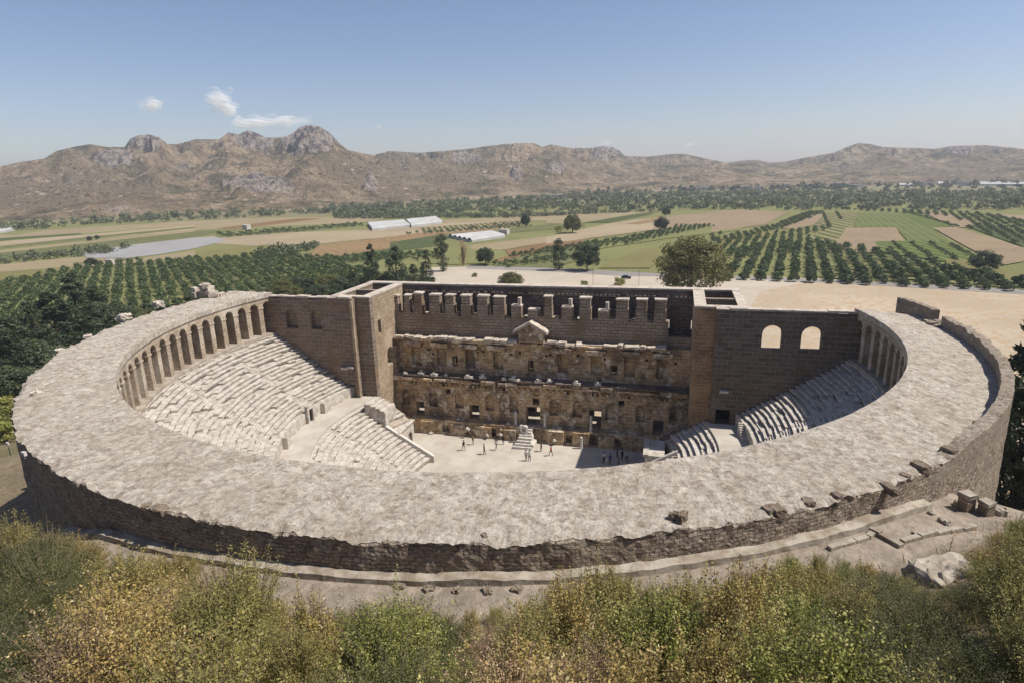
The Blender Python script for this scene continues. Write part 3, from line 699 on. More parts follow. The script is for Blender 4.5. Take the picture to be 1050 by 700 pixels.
# stairs against the walkway wall and the small black doorway on the left
for (am, nst) in ((-187, 8), (-163, 8), (7, 8)):
    mb = MB()
    for k in range(nst):
        a0 = R(am+k*.55); a1 = R(am+(k+1)*.55)
        for (ra2, rb2) in ((29.5, 30.25),):
            P = [(XC+r*math.cos(a_), YC+r*math.sin(a_)) for r, a_ in ((ra2, a0), (rb2, a0), (rb2, a1), (ra2, a1))]
            z1 = 11.92+(k+1)*.2; mb.add([(x, y, 11.5) for x, y in P]+[(x, y, z1) for x, y in P], [(0, 1, 2, 3), (7, 6, 5, 4), (0, 4, 5, 1), (1, 5, 6, 2), (2, 6, 7, 3), (3, 7, 4, 0)])
    kid(mb.build('wall_stairs', M['seat']), cav)
mb = MB(); a = R(-176.5); x, y = XC+30.05*math.cos(a), YC+30.05*math.sin(a)
mb.slab(rect(-.85, .85, 11.9, 14.5), [rect(-.45, .45, 11.95, 13.9)], lambda u, v, w_: (x-.1+.45*w_, y+u, v)); kid(mb.build('door_frame', M['seat']), cav)
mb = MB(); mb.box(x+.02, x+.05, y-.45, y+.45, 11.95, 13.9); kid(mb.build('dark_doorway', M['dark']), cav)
# orchestra floor
na_ = 96; V = [(0, -16, 4.0)]+[(XC+27*math.cos(2*PI*i/na_), min(YC+27*math.sin(2*PI*i/na_), -6.3), 4.0) for i in range(na_)]
fl = mesh('orchestra_floor', V, [(0, i+1, (i+1) % na_+1) for i in range(na_)], M['floor'], uv=False); tag(fl, kind='structure')
fl2 = MB(); fl2.box(-24.2, 24.2, -14, -6.0, 3.2, 3.996); tag(fl2.build('stage_floor', M['floor']), kind='structure')

# ------------------------------------------------------------------ stage building
stg = empty('stage_building', (0, -3, 4), label='tall ruined stage building of brown ashlar with open towers at both ends', cat='ruin')
def part(mb, name, m_): return kid(mb.build(name, m_), stg)
def wallx(mb, y0, y1, outline, holes=()): mb.slab(outline, list(holes), lambda u, v, w_: (u, y0 if w_ == 0 else y1, v))
def wally(mb, x0, x1, outline, holes=()): mb.slab(outline, list(holes), lambda u, v, w_: (x0 if w_ == 0 else x1, u, v))
def ragged(x0, x1, zt, n, amp, seed=0):
    rs = random.Random(seed); pts = []
    st = (x1-x0)/n
    for i in range(n):
        h = zt+rs.choice([0, 0, 0, -amp, -amp*.5, amp*.3]); pts += [(x1-i*st-.001*0, h), (x1-(i+1)*st+.002, h)]
    return pts
# back wall
mb = MB(); wins = [archr(x-.8, x+.8, 15.2, 18.0) for x in np.linspace(-22, 22, 9)]+[rect(x-.6, x+.6, 21.5, 23.2) for x in np.linspace(-24.5, 24.5, 12)]+[rect(x-1, x+1, 3.9, 7.2) for x in (-20, -10, 0, 10, 20)]
wallx(mb, -.9, .6, [(-30.6, -.5), (30.6, -.5)]+[(30.6, 27.8), (-30.6, 27.8)], wins); part(mb, 'back_wall', M['back'])
mb = MB(); mb.box(-30.7, 30.7, -1.0, .72, 27.803, 28.05); part(mb, 'wall_coping', M['cap'])
mb = MB()
for i in range(70):
    x = -23.5+i*.68
    if random.random() < .8: mb.box(x, x+.45, -1.25, -.905, 26.6, 26.95, .03)
mb.box(-24, 24, -1.05, -.904, 26.55, 26.7)
part(mb, 'stone_course', M['upper'])
# rear floor of the scene corridor
mb = MB(); mb.box(-24, 24, -6.4, -.95, 3.9, 6.38); part(mb, 'corridor_floor', M['floor'])
# storey one
DX = [-19.7, -10, 0, 10, 19.7]; dw = [.75, .85, 1.15, .95, .8]; dh = [8.9, 9.0, 9.4, 9.6, 8.7]
doors = [rect(x-w_, x+w_, 6.4, h) for x, w_, h in zip(DX, dw, dh)]
win1 = [rect(-.1, 1.0, 9.85, 10.9), rect(-14.9, -14.0, 10.6, 11.5), rect(13.6, 14.5, 10.6, 11.5)]
nic1 = [archr(x-.75, x+.75, 8.2, 11.0) for x in (-22.2, -17.2, -12.6, -7.3, -3.2, 3.4, 7.2, 12.3, 17, 22)]+[rect(x-.5, x+.5, 11.9, 12.9) for x in (-20.5, -15, -10, -5, 5.5, 10, 15, 20.5)]
mb = MB(); wallx(mb, -6.6, -5.9, rect(-24, 24, 6.39, 13.6), doors+win1+nic1); part(mb, 'first_storey', M['facade'])
mb = MB(); wallx(mb, -5.898, -5.2, rect(-24, 24, 6.39, 13.6), doors+win1); part(mb, 'first_storey_core', M['facade'])
# podium with its bays
mb = MB(); holes = [rect(x-.65, x+.65, 4.3, 5.7) for x in (-21, -14.6, -6.6, 6.2, 13.6)]+[rect(9.1, 11.1, 4.05, 6.0)]
wallx(mb, -8.0, -7.2, rect(-24, 24, 3.9, 6.4), holes); mb.box(-24, 24, -7.198, -6.602, 3.9, 6.39)
for x in (-18, -12.4, -8, -3.9, 4.0, 8.0, 12.0, 17.2, 21.6): mb.box(x-1.3, x+1.3, -8.35, -8.003, 3.95, 6.3+random.uniform(-.6, 0), .05)
mb.box(-24, 24, -8.1, -7.95, 3.95, 4.4, .02)
part(mb, 'podium', M['facade'])
# entablature between storeys: uneven projecting blocks
mb = MB(); x = -23.9
while x < 23.6:
    L = random.uniform(1.2, 2.6); mb.box(x, min(x+L, 23.95), -7.1-random.choice([0, .25, .5, .1]), -6.604, 12.75+random.uniform(0, .3), 13.58+random.uniform(-.5, 0), .05); x += L+random.choice([0.02, .02, .5])
for x in np.arange(-23.2, 23.5, .95): mb.box(x-.16, x+.16, -7.0, -6.603, 12.1, 12.5, .04)
part(mb, 'first_entablature', M['facade'])
mb = MB(); mb.box(-24, 24, -7.15, -4.3, 13.603, 13.78); part(mb, 'first_ledge', M['back'])
# storey two
nic2 = [rect(x-.85, x+.85, 14.9, 18.0) for x in (-20.5, -15.9, -10.9, -6.1, 4.6, 9.9, 15.0, 19.9)]
win2 = [rect(-14.1, -13.1, 15.0, 16.8), rect(-1.1, -.2, 14.9, 16.7), rect(12.1, 13.2, 15.0, 16.6)]
hol2 = [rect(x-.22, x+.22, z-.2, z+.2) for x, z in ((-18.2, 17.6), (-17.4, 16.9), (-12.2, 17.9), (-8.6, 17.8), (-3.8, 17.5), (-2.4, 17.9), (1.9, 17.6), (2.6, 17.8), (7, 17.9), (11.2, 17.5), (17.6, 17.7), (21.9, 17.4))]
mb = MB(); wallx(mb, -4.95, -4.15, rect(-24, 24, 13.6, 19.6), nic2+win2+hol2); part(mb, 'second_storey', M['facade'])
mb = MB(); wallx(mb, -4.148, -3.5, rect(-24, 24, 13.6, 19.6), win2); part(mb, 'second_storey_core', M['facade'])
mb = MB()
for x in (-20.5, -15.9, -10.9, -6.1, 4.6, 9.9, 15.0, 19.9):      # broken aedicule roofs over the niches
    mb.box(x-1.5, x+1.5, -6.25, -4.953, 18.5, 19.2, .12); mb.box(x-1.25, x-1.0, -5.6, -4.953, 17.9, 18.5, .03); mb.box(x+1.0, x+1.25, -5.6, -4.953, 17.9, 18.5, .03)
x = -23.8
while x < 20.4:
    L = random.uniform(.9, 2.2); mb.box(x, x+L, -5.9-random.random()*.35, -4.2, 19.3+random.uniform(0, .15), 19.72+random.uniform(-.1, .15), .06); x += L+.02
part(mb, 'second_entablature', M['facade'])
mb = MB(); x = -23.6
while x < 20.6:
    L = random.uniform(.5, 1.7)
    if random.random() < .85 and not -2.6 < x < 1.6: mb.box(x, x+L, -6.25-random.random()*.3, -5.1-random.random()*.3, 19.78+random.uniform(0, .1), 20.08+random.uniform(0, .22), .1, random.uniform(-.12, .12))
    x += L+random.uniform(0, .3)
mb.box(-23.9, 20.4, -5.5, -5.0, 19.74, 19.86)
part(mb, 'broken_cornice', M['cap'])
# central pediment
mb = MB(); mb.slab([(-2.3, 19.9), (1.7, 19.9), (1.7, 21.6), (-.4, 22.9), (-2.3, 21.6)], [], lambda u, v, w_: (u, -6.0+1.5*w_, v)); part(mb, 'pediment', M['facade'])
mb = MB()
for sg in (-1, 1):
    mb.slab([(-.4, 22.95), (-.4, 23.35), (-.4+sg*2.75, 21.75), (-.4+sg*2.75, 21.3)], [], lambda u, v, w_: (u, -6.35+1.9*w_-.02*sg, v))
part(mb, 'pediment_cornice', M['cap'])
# upper wall and its row of piers
mb = MB(); top = ragged(-24, 20.6, 23.7, 40, .35, 3); wallx(mb, -4.4, -3.2, [(-24, 19.6), (20.6, 19.6)]+top); mb.box(20.6, 24, -4.39, -3.3, 19.6, 21.3, .1)
part(mb, 'upper_wall', M['upper'])
tops = [(-24.0, -23.4, 26.7), (-22.3, -21.3, 26.8), (-20.5, -19.1, 27.2), (-17.8, -15.9, 27), (-15.0, -13.5, 27), (-12.3, -10.6, 27), (-9.5, -7.7, 27), (-6.8, -4.9, 26.9), (-3.8, -2.2, 25.6), (-1.1, .6, 25.0), (1.5, 2.8, 27.2), (4.3, 6, 25.6), (7.1, 8.9, 27.1), (10, 11.7, 25.2), (12.7, 14.6, 27), (15.7, 17.4, 27.1), (18.4, 20.2, 27.1)]
for i, (x0, x1, zt) in enumerate(tops):
    mb = MB(); mb.box(x0, x1, -4.45, -3.15, 23.2, 25.4 if zt > 25.5 else zt-.3, .03)
    if zt > 25.5: mb.box(x0+.08, x1-.08, -4.35, -3.2, 25.42, zt-.3, .04)
    o = part(mb, 'window_pier', M['upper'])
    mb = MB(); mb.box(x0+.0, x1+.05, -4.5, -3.1, zt-.297, zt-.08, .05)
    if i in (8, 11, 13): mb.box(x1-.6, x1-.1, -4.2, -3.4, zt-.08, zt+1.1, .05)
    c = mb.build('pier_cap', M['cap']); kid(c, stg); c.parent = o; c.matrix_parent_inverse = Matrix.Identity(4)
# towers
for s in (-1, 1):
    X = lambda x: s*x
    fwd = [rect(-8.0, -6.5, 12.8, 15.3)[::1]] if False else []
    mb = MB()
    inner_h = [rect(-10.9, -9.9, 21.6, 23.8), archr(-8.6, -6.4, 15.6, 18.6)]
    edge = [(-12.0, -.5), (-.92, -.5), (-.92, 27.8), (-12.0, 27.8)]
    wally(mb, X(24.0), X(25.4), edge, inner_h)
    part(mb, 'tower_inner_wall', M['tower'])
    mb = MB(); wallx(mb, -13.1, -12.002, rect(*sorted((X(24.0), X(30.6))), -.5, 27.8), [rect(27.4, 29.3, 11.95, 14.0) if s > 0 else rect(-28.6, -27.3, 11.95, 13.9)]); part(mb, 'tower_front', M['anal'] if s < 0 else M['tower_r'])
    mb = MB(); wally(mb, X(29.6), X(30.6), [(-12.0, -.5), (-.92, -.5), (-.92, 27.8), (-12.0, 27.8)]); part(mb, 'tower_outer_wall', M['upper'])
    mb = MB(); mb.box(*sorted((X(25.41), X(29.59))), -6.9, -6.1, 4, 27.85); part(mb, 'cross_wall', M['upper'])
    mb = MB(); mb.box(*sorted((X(25.41), X(29.59))), -11.99, -.93, 20.4, 20.8); part(mb, 'tower_floor', M['back'])
    mb = MB()
    mb.box(*sorted((X(23.92), X(25.5))), -12.0, -1.1, 27.803, 28.03, .01); mb.box(*sorted((X(29.5), X(30.7))), -12.0, -1.1, 27.803, 28.03, .01); mb.box(*sorted((X(23.92), X(30.7))), -13.2, -12.02, 27.803, 28.04, .01)
    part(mb, 'tower_coping', M['cap'])
    mb = MB(); mb.box(*sorted((X(26.35), X(26.75))), -14.35, -14.003, 4, 27.5, .01) if s < 0 else None
    if s < 0: part(mb, 'corner_pilaster', M['tower'])
    if s < 0:       # torn masonry edge at the foot of the inner wall
        mb = MB()
        for k in range(12): mb.box(-24.4, -23.4+random.uniform(-.3, .5), -6.7+.02*k, -5.5+random.uniform(-.4, .6), 6.5+k*1.0, 7.4+k*1.0, .12)
        part(mb, 'torn_masonry', M['tower'])
# side (analemma) walls with arched windows
for s in (-1, 1):
    if s < 0: holes = [archr(-38.5, -36.4, 22.8, 25.8), archr(-34.0, -32.1, 22.8, 25.8), rect(-28.6, -27.3, 11.95, 13.9)]; x0, x1 = -44.3, -26.4
    else: holes = [archr(32.5, 34.9, 22.8, 26.0), archr(37.2, 39.6, 22.9, 26.0), rect(27.4, 29.3, 11.95, 14.0)]; x0, x1 = 26.7, 45.2
    mb = MB(); wallx(mb, -14.0, -13.105, [(x0, -.5), (x1, -.5)]+[(x1, 27.6)]+ragged(x0+.1, x1-.1, 27.75, 14, .18, s+5)+[(x0, 27.6)], holes)
    if s < 0: mbn = MB(); mbn.box(-39.3, -31.4, -13.102, -12.5, 22.2, 26.4); part(mbn, 'niche_back', M['upper'])
    o = part(mb, 'side_wall', M['anal'] if s < 0 else M['anal_shaded'])
    mb = MB(); xx = x0
    while xx < x1-.4:
        L = random.uniform(1, 2.4); mb.box(xx, min(xx+L, x1), -14.08, -13.02, 27.8, 27.95+random.uniform(0, .15), .03); xx += L+.03
    part(mb, 'side_wall_coping', M['cap'])
    mb = MB()
    for xq, zq in (((28.3, 16.7),) if s > 0 else ((-27.6, 16.9), (-28.6, 16.7))): mb.box(xq-.55, xq+.55, -14.6, -14.003, zq-.12, zq+.14, .03)
    part(mb, 'corbel', M['marble'])
# steps up to the central door and marble remains on the podium
mb = MB()
for k in range(7): mb.box(-2.4+.15*k+random.uniform(0, .3), 1.1-.12*k-random.uniform(0, .4), -11.2+.42*k, -8.4, 4.0+.34*k+.002, 4.34+.34*k, .06)
for k in range(9): mb.box(*(lambda x: (x-.25, x+.25))(random.uniform(-2, .8)), *(lambda y: (y-.2, y+.2))(random.uniform(-10, -8.4)), 5.2, 6.9, .1, random.uniform(0, 3)) if k < 3 else None
o = mb.build('stone_steps', M['marble']); tag(o, 'short flight of white stone steps climbing to the central stage door', 'steps')
def marble(name, lab, cat, x, y, z, kind, h=1.0, rz=0, grp=None):
    mb = MB(); n = 12
    if kind == 'shaft':
        rr_ = [(.30, 0), (.30, .12), (.24, .2), (.22, h*.6), (.20, h)]
        V = [(r*math.cos(2*PI*i/n), r*math.sin(2*PI*i/n), q) for r, q in rr_ for i in range(n)]
        F = [(j*n+i, j*n+(i+1) % n, (j+1)*n+(i+1) % n, (j+1)*n+i) for j in range(4) for i in range(n)]+[tuple(range(n-1, -1, -1)), tuple(4*n+i for i in range(n))]
        mb.add(V, F)
    elif kind == 'block':
        mb.box(-.6*h, .6*h, -.4*h, .4*h, 0, .5*h, .09*h); mb.box(-.45*h, .25*h, -.3*h, .3*h, .48*h, .82*h, .12*h, .5)
    else:
        mb.box(-.9*h, .9*h, -.35, .35, 0, .34, .08); mb.box(-.5*h, .2*h, -.3, .3, .33, .62, .1, .2)
    o = mb.build(name, M['marble'], loc=(x, y, z)); o.rotation_euler.z = rz; tag(o, lab, cat, grp); return o
marble('column_stump', 'white column stump left of the central stage door', 'column', -2.7, -7.4, 6.4, 'shaft', 2.3)
marble('column_stump', 'white column stump right of the central stage door', 'column', 2.1, -7.4, 6.4, 'shaft', 2.5)
marble('column_stump', 'pale column shaft leaning place beside the tall dark doorway right of centre', 'column', 9.5, -7.5, 6.4, 'shaft', 2.6)['label'] = 'pale column shaft standing in the tall dark doorway right of the steps'
marble('column_stump', 'stubby pale column at the left edge of the stage building shadow', 'column', 8.2, -8.9, 4.0, 'shaft', 1.9)
frag = [(-17.2, -8.6, 4.0, .9, 'pile of white marble below the leftmost stage door'), (-12.6, -7.4, 6.4, .7, 'small white stone on the podium between the two left doors'), (-10.6, -8.7, 5.4, .8, 'broken marble block jutting from podium below the second door'), (-7.3, -8.6, 4.6, .7, 'marble lump low on the podium right of the second door'), (-5.0, -8.7, 4.9, .75, 'upright marble fragment on the podium left of the steps'), (-3.9, -7.5, 6.4, .8, 'white fragment beside the left column stump of the central door'), (4.6, -7.5, 6.4, .6, 'round white fragment on the podium just right of the central door'), (3.9, -8.7, 4.7, .7, 'tilted marble piece against the podium right of the steps'), (-20.5, -7.4, 6.4, .6, 'little white stone at the foot of the leftmost stage door')]
for x, y, z, h, lab in frag: marble('marble_fragment', lab, 'stone', x, y, z, 'block', h*.62, random.uniform(-.5, .5), 'marble remains along the podium')
led = [(-21.8, 'leftmost'), (-19.0, 'second from left'), (-16.6, 'third from left'), (-14.6, 'fourth from left'), (-10.6, 'fifth from left'), (-8.2, 'sixth from left'), (-4.6, 'seventh from left'), (-3.0, 'eighth from left, the largest'), (1.0, 'ninth from left'), (2.8, 'tenth from left'), (7.2, 'eleventh from left'), (10.4, 'rightmost')]
for i, (x, lab) in enumerate(led):
    marble('cornice_stone', 'white stone lying on the dark ledge between storeys, '+lab, 'stone', x, -6.7 if i % 2 else -6.95, 13.79, 'slab' if i % 3 else 'block', .5+.35*random.random()+(.35 if i == 7 else 0), random.uniform(-.3, .3), 'loose stones on the first ledge')

# ================================================================== VEGETATION
def quads_mesh(name, V4, rnd):
    """V4: (n,4,3) quads -> mesh with per-face random value"""
    n = len(V4); me = bpy.data.meshes.new(name); me.vertices.add(4*n); me.vertices.foreach_set('co', V4.reshape(-1).astype(np.float32))
    me.loops.add(4*n); me.loops.foreach_set('vertex_index', np.arange(4*n, dtype=np.int32)); me.polygons.add(n)
    me.polygons.foreach_set('loop_start', np.arange(0, 4*n, 4, dtype=np.int32)); me.update(calc_edges=True)
    a = me.attributes.new('rnd', 'FLOAT', 'FACE'); a.data.foreach_set('value', rnd.astype(np.float32)); return me
def leaves(P, size, N=None, asp=.55, tilt=1.0):
    """leaf quads at points P, size array, loosely facing N (outward)"""
    n = len(P); d = rng.normal(size=(n, 3))
    if N is not None: d = d*tilt+N*1.2
    d /= np.linalg.norm(d, axis=1)[:, None]+1e-9
    a = np.cross(d, rng.normal(size=(n, 3))); a /= np.linalg.norm(a, axis=1)[:, None]+1e-9; b = np.cross(d, a)
    s = (np.ones(n)*size*rng.uniform(.6, 1.4, n))[:, None]
    return np.stack([P-a*s*.5, P-b*s*.5*asp, P+a*s*.5, P+b*s*.5*asp], 1)
def clumpcloud(n, rx, rz, zc, k, spread, shape='round', inner=.25, seed=0):
    """points gathered into k clumps over an uneven crown"""
    rs = np.random.default_rng(seed)
    th = rs.uniform(0, 2*PI, k); cz = rs.uniform(-.75, 1, k); rad = rs.uniform(.55, 1.0, k)
    if shape == 'cone':
        h = rs.uniform(0, 1, k)**1.25; rr_ = (1-h)**.8*rx*rs.uniform(.5, 1.05, k)+.12
        C = np.stack([rr_*np.cos(th), rr_*np.sin(th), zc-rz+2*rz*h], 1); sp = spread*(.4+.8*(1-h))
    elif shape == 'column':
        h = rs.uniform(0, 1, k); rr_ = rx*np.sin(PI*np.clip(h*.9+.08, 0, 1))**.5*rs.uniform(.4, 1, k)
        C = np.stack([rr_*np.cos(th), rr_*np.sin(th), zc-rz+2*rz*h], 1); sp = np.ones(k)*spread
    else:
        q = np.sqrt(1-np.clip(cz, -1, 1)**2); C = np.stack([rx*rad*q*np.cos(th), rx*rad*q*np.sin(th), zc+rz*rad*cz], 1); sp = spread*rs.uniform(.6, 1.3, k)
    idx = rs.integers(0, k, n); off = rs.normal(size=(n, 3)); off /= np.linalg.norm(off, axis=1)[:, None]; off *= rs.uniform(0.35, 1, n)[:, None]**.6
    P = C[idx]+off*sp[idx][:, None]*np.array([1, 1, .75]); N = off+.5*(P-np.array([0, 0, zc]))/max(rx, rz)
    val = np.clip(rs.uniform(0, 1, k)[idx]*.45+rs.uniform(0, 1, n)*.55, 0, 1)
    return P, N, val, C, sp
def stemcloud(n, rx, h, k, spread, seed=0):
    """leaves strung along many curved stems that fan out from the base: an uneven shrub with gaps and shoots"""
    rs = np.random.default_rng(seed); th = rs.uniform(0, 2*PI, k); lean = rs.uniform(0, 1, k)**.7*rx; ht = h*rs.uniform(.45, 1.0, k)*(1-.45*(lean/rx)**2); ht[:k//9] *= 1.22
    ox = rs.normal(0, .3*rx, (k, 2))*.6
    tip = np.stack([ox[:, 0]+lean*np.cos(th), ox[:, 1]+lean*np.sin(th), ht], 1)
    idx = rs.integers(0, k, n); s_ = rs.uniform(.28, 1.0, n)**.8
    bx = ox[idx]*.5; P = np.stack([bx[:, 0]+(tip[idx, 0]-bx[:, 0])*s_**1.5, bx[:, 1]+(tip[idx, 1]-bx[:, 1])*s_**1.5, tip[idx, 2]*s_], 1)
    off = rs.normal(size=(n, 3))*(spread*(1.15-.75*s_))[:, None]; P = P+off; P[:, 2] = np.maximum(P[:, 2], .03)
    N = off/(np.linalg.norm(off, axis=1)[:, None]+1e-6)+np.array([0, 0, .5]); val = np.clip(rs.uniform(0, 1, k)[idx]*.6+rs.uniform(0, 1, n)*.4, 0, 1)
    return P, N, val, tip, ox
def make_bush(key, mat, n, size, rx, h, k, spread, seed, asp=.5):
    P, N, val, tip, ox = stemcloud(n, rx, h, k, spread, seed); me = quads_mesh('foliage', leaves(P, size, N, asp), val); me.materials.append(mat)
    V, F = [], []
    for i in range(k):
        p = [Vector((ox[i, 0]*.5+(tip[i, 0]-ox[i, 0]*.5)*q**1.5, ox[i, 1]*.5+(tip[i, 1]-ox[i, 1]*.5)*q**1.5, tip[i, 2]*q-.05)) for q in (0, .35, .7, 1.03)]
        for j, (r0, r1) in enumerate(((.016, .012), (.012, .008), (.008, .003))):
            a = Vector((1, .3, 0)).normalized(); b = Vector((-.3, 1, 0)).normalized(); m0 = len(V)
            for pp, rr0 in ((p[j], r0), (p[j+1], r1)): V += [tuple(pp+a*rr0), tuple(pp-a*rr0*.5+b*rr0), tuple(pp-a*rr0*.5-b*rr0)]
            F += [(m0, m0+1, m0+4, m0+3), (m0+1, m0+2, m0+5, m0+4), (m0+2, m0, m0+3, m0+5)]
    wm = bpy.data.meshes.new('stems'); wm.from_pydata(V, [], F); wm.materials.append(M['twig']); PROTO[key] = [('foliage', me), ('stems', wm)]
def limbs(mb, base_r, top, targets, seed=0, low=0.0, segs=5):
    """tapered trunk plus branches to clump centres"""
    def tube(p0, p1, r0, r1, n=6):
        p0, p1 = Vector(p0), Vector(p1); d = (p1-p0).normalized(); a = d.orthogonal().normalized(); b = d.cross(a)
        V = [tuple(p0+(a*math.cos(2*PI*i/n)+b*math.sin(2*PI*i/n))*r0) for i in range(n)]+[tuple(p1+(a*math.cos(2*PI*i/n)+b*math.sin(2*PI*i/n))*r1) for i in range(n)]
        mb.add(V, [(i, (i+1) % n, (i+1) % n+n, i+n) for i in range(n)]+[tuple(range(n, 2*n))])
    tube((0, 0, low-.3), (0, 0, top*.5), base_r, base_r*.7); tube((0, 0, top*.5), (0.03, 0, top), base_r*.7, base_r*.25)
    for t_ in targets:
        h = min(top*.95, max(top*.15, t_[2]*.55)); tube((0, 0, h), tuple(t_), base_r*.35, base_r*.08, 4)
PROTO = {}
def make_plant(key, mat, n, size, rx, rz, zc, k, spread, shape='round', trunk=.12, seed=0, asp=.55, nl=8, twigs=0):
    P, N, val, C, sp = clumpcloud(n, rx, rz, zc, k, spread, shape, seed=seed)
    ok = P[:, 2] > .02; P, N, val = P[ok], N[ok], val[ok]
    me = quads_mesh('crown', leaves(P, size, N, asp), val); me.materials.append(mat)
    mb = MB(); limbs(mb, trunk, zc+rz*.6, [tuple(c) for c in C[:nl]], low=0)
    tm = bpy.data.meshes.new('trunk'); tm.from_pydata(mb.V, [], mb.F); tm.materials.append(M['bark'])
    ms = [('crown', me), ('trunk', tm)]
    if twigs:
        mb = MB(); rs = random.Random(seed)
        for i in range(twigs):
            c = C[rs.randrange(len(C))]; p0 = Vector((c[0]*.3, c[1]*.3, max(.1, c[2]*.3))); p1 = Vector(c)*rs.uniform(.95, 1.25)+Vector([rs.uniform(-.2, .2) for _ in range(3)])
            d = (p1-p0).normalized(); a = d.orthogonal().normalized()*.012; b = d.cross(a)
            mb.add([tuple(p0+a), tuple(p0-a*.5+b), tuple(p0-a*.5-b), tuple(p1)], [(0, 1, 3), (1, 2, 3), (2, 0, 3)])
        wm = bpy.data.meshes.new('twigs'); wm.from_pydata(mb.V, [], mb.F); wm.materials.append(M['twig']); ms.append(('twigs', wm))
    PROTO[key] = ms
def put(key, name, x, y, z, s=1.0, sz=None, rz=None, **k):
    root = empty(name, (x, y, z), random.uniform(0, 6.28) if rz is None else rz, **k); root.scale = (s, s, sz or s)
    for nm, me in PROTO[key]:
        c = bpy.data.objects.new(nm, me); COL.objects.link(c); c.parent = root
    return root
# --- trees seen as individuals
make_plant('pine', M['leaf_dark'], 5200, .42, 2.6, 5.2, 6.6, 90, .8, 'cone', .22, 1, .3)
make_plant('pine2', M['leaf_dark'], 5200, .45, 3.0, 4.6, 6.0, 80, 1.0, 'cone', .22, 2, .3)
make_plant('cypress', M['leaf_dark'], 3600, .36, 1.6, 4.2, 4.8, 60, .7, 'column', .16, 3, .35)
M['leaf_carob'] = leafmat('carob_leaves', [A(84, 90, 46, 1.1), A(112, 114, 62, 1.1), A(148, 144, 88, 1.1)])
make_plant('round', M['leaf_carob'], 20000, .26, 3.4, 3.2, 3.7, 130, .95, 'round', .2, 4)
make_plant('roundd', M['leaf_dark'], 12000, .3, 3.1, 2.8, 3.4, 90, .9, 'round', .2, 5)
make_plant('shrub', M['leaf_green'], 2200, .2, 1.3, .9, 1.1, 30, .45, 'round', .06, 6)
make_plant('bare', M['leaf_dry'], 900, .22, 1.5, 3.4, 4.2, 40, .5, 'column', .14, 8, nl=36, twigs=200)
def hpx(u, vtop, vbot, z0=0.0):
    x, y = at(u, vbot, z0); d = ray(u, vtop); k_ = math.hypot(x-CAM[0], y-CAM[1])/math.hypot(d[0], d[1]); return x, y, CAM[2]+d[2]*k_-z0
def tree_px(key, name, u, vt, vb, H0, lab, cat='tree', grp=None, wid=1.0):
    x, y, h = hpx(u, vt, vb); s = h/H0; return put(key, name, x, y, 0, s*wid, s, label=lab, cat=cat, group=grp)
tree_px('cypress', 'cypress', 454, 240, 279, 9, 'tall dark cypress at the left end of the pale car park')
tree_px('pine', 'pine_tree', 383, 250, 300, 11.8, 'pointed pine tree behind the left tower, leftmost of the pair there')
tree_px('pine2', 'pine_tree', 408, 251, 302, 10.6, 'broad pine tree behind the left tower of the stage building')
tree_px('pine', 'pine_tree', 438, 256, 292, 11.8, 'slim grey-green pine between the broad pine and the tall cypress')
tree_px('cypress', 'cypress', 573, 245, 278, 9, 'dark cypress beside the road, left of the rounder dark tree', wid=1.1)
tree_px('roundd', 'evergreen_tree', 602, 249, 278, 6.5, 'dark rounded evergreen just right of the roadside cypress')
tree_px('bare', 'bare_tree', 475, 247, 274, 7.6, 'thin brownish half-bare tree right of the tall dark cypress')
tree_px('roundd', 'round_tree', 498, 253, 272, 6.5, 'small round tree in the field right of the half-bare tree')
tree_px('round', 'round_tree', 587, 220, 239.5, 7.3, 'round green tree alone in the middle fields above the roadside cypress')
tree_px('roundd', 'field_tree', 539, 219, 233, 6.5, 'narrow green tree at the corner of the small row field', wid=.7)
tree_px('roundd', 'field_tree', 683, 213, 222, 6.5, 'upper of two small trees beside the reddish field strip')
tree_px('roundd', 'field_tree', 678, 222, 237, 6.5, 'lower of two small trees beside the reddish field strip')
tree_px('shrub', 'field_tree', 573, 232, 238, 2.0, 'tiny bush left of the lone round green tree')
tree_px('round', 'carob_tree', 708, 242, 306, 7.3, 'very large rounded olive-green tree behind the right end of the stage building', wid=1.12)
tree_px('round', 'yard_tree', 524, 279, 300, 7.3, 'yellow-green bushy tree peeking over the middle of the back wall', wid=1.3)
tree_px('roundd', 'round_tree', 1008, 256, 279, 6.5, 'dark spreading tree standing alone at the right end of the orchard', wid=1.25)
tree_px('roundd', 'field_tree', 92, 242, 247.5, 6.5, 'left one of two tiny trees in the pale strips far left')
tree_px('roundd', 'field_tree', 100, 241, 246, 6.5, 'right one of two tiny trees in the pale strips far left')
tree_px('roundd', 'field_tree', 94, 264, 274, 6.5, 'dark bush at the near corner of the grey plastic sheet', wid=1.2)
tree_px('shrub', 'yard_shrub', 487, 280, 284.5, 2.0, 'little shrub on the pale yard left of the yellow-green tree', 'shrub')
tree_px('shrub', 'yard_shrub', 599, 288, 294, 2.0, 'small pale shrub on the car park behind the back wall, left one', 'shrub')
tree_px('shrub', 'yard_shrub', 635, 285, 294, 2.0, 'small pale shrub on the car park behind the back wall, right one', 'shrub')
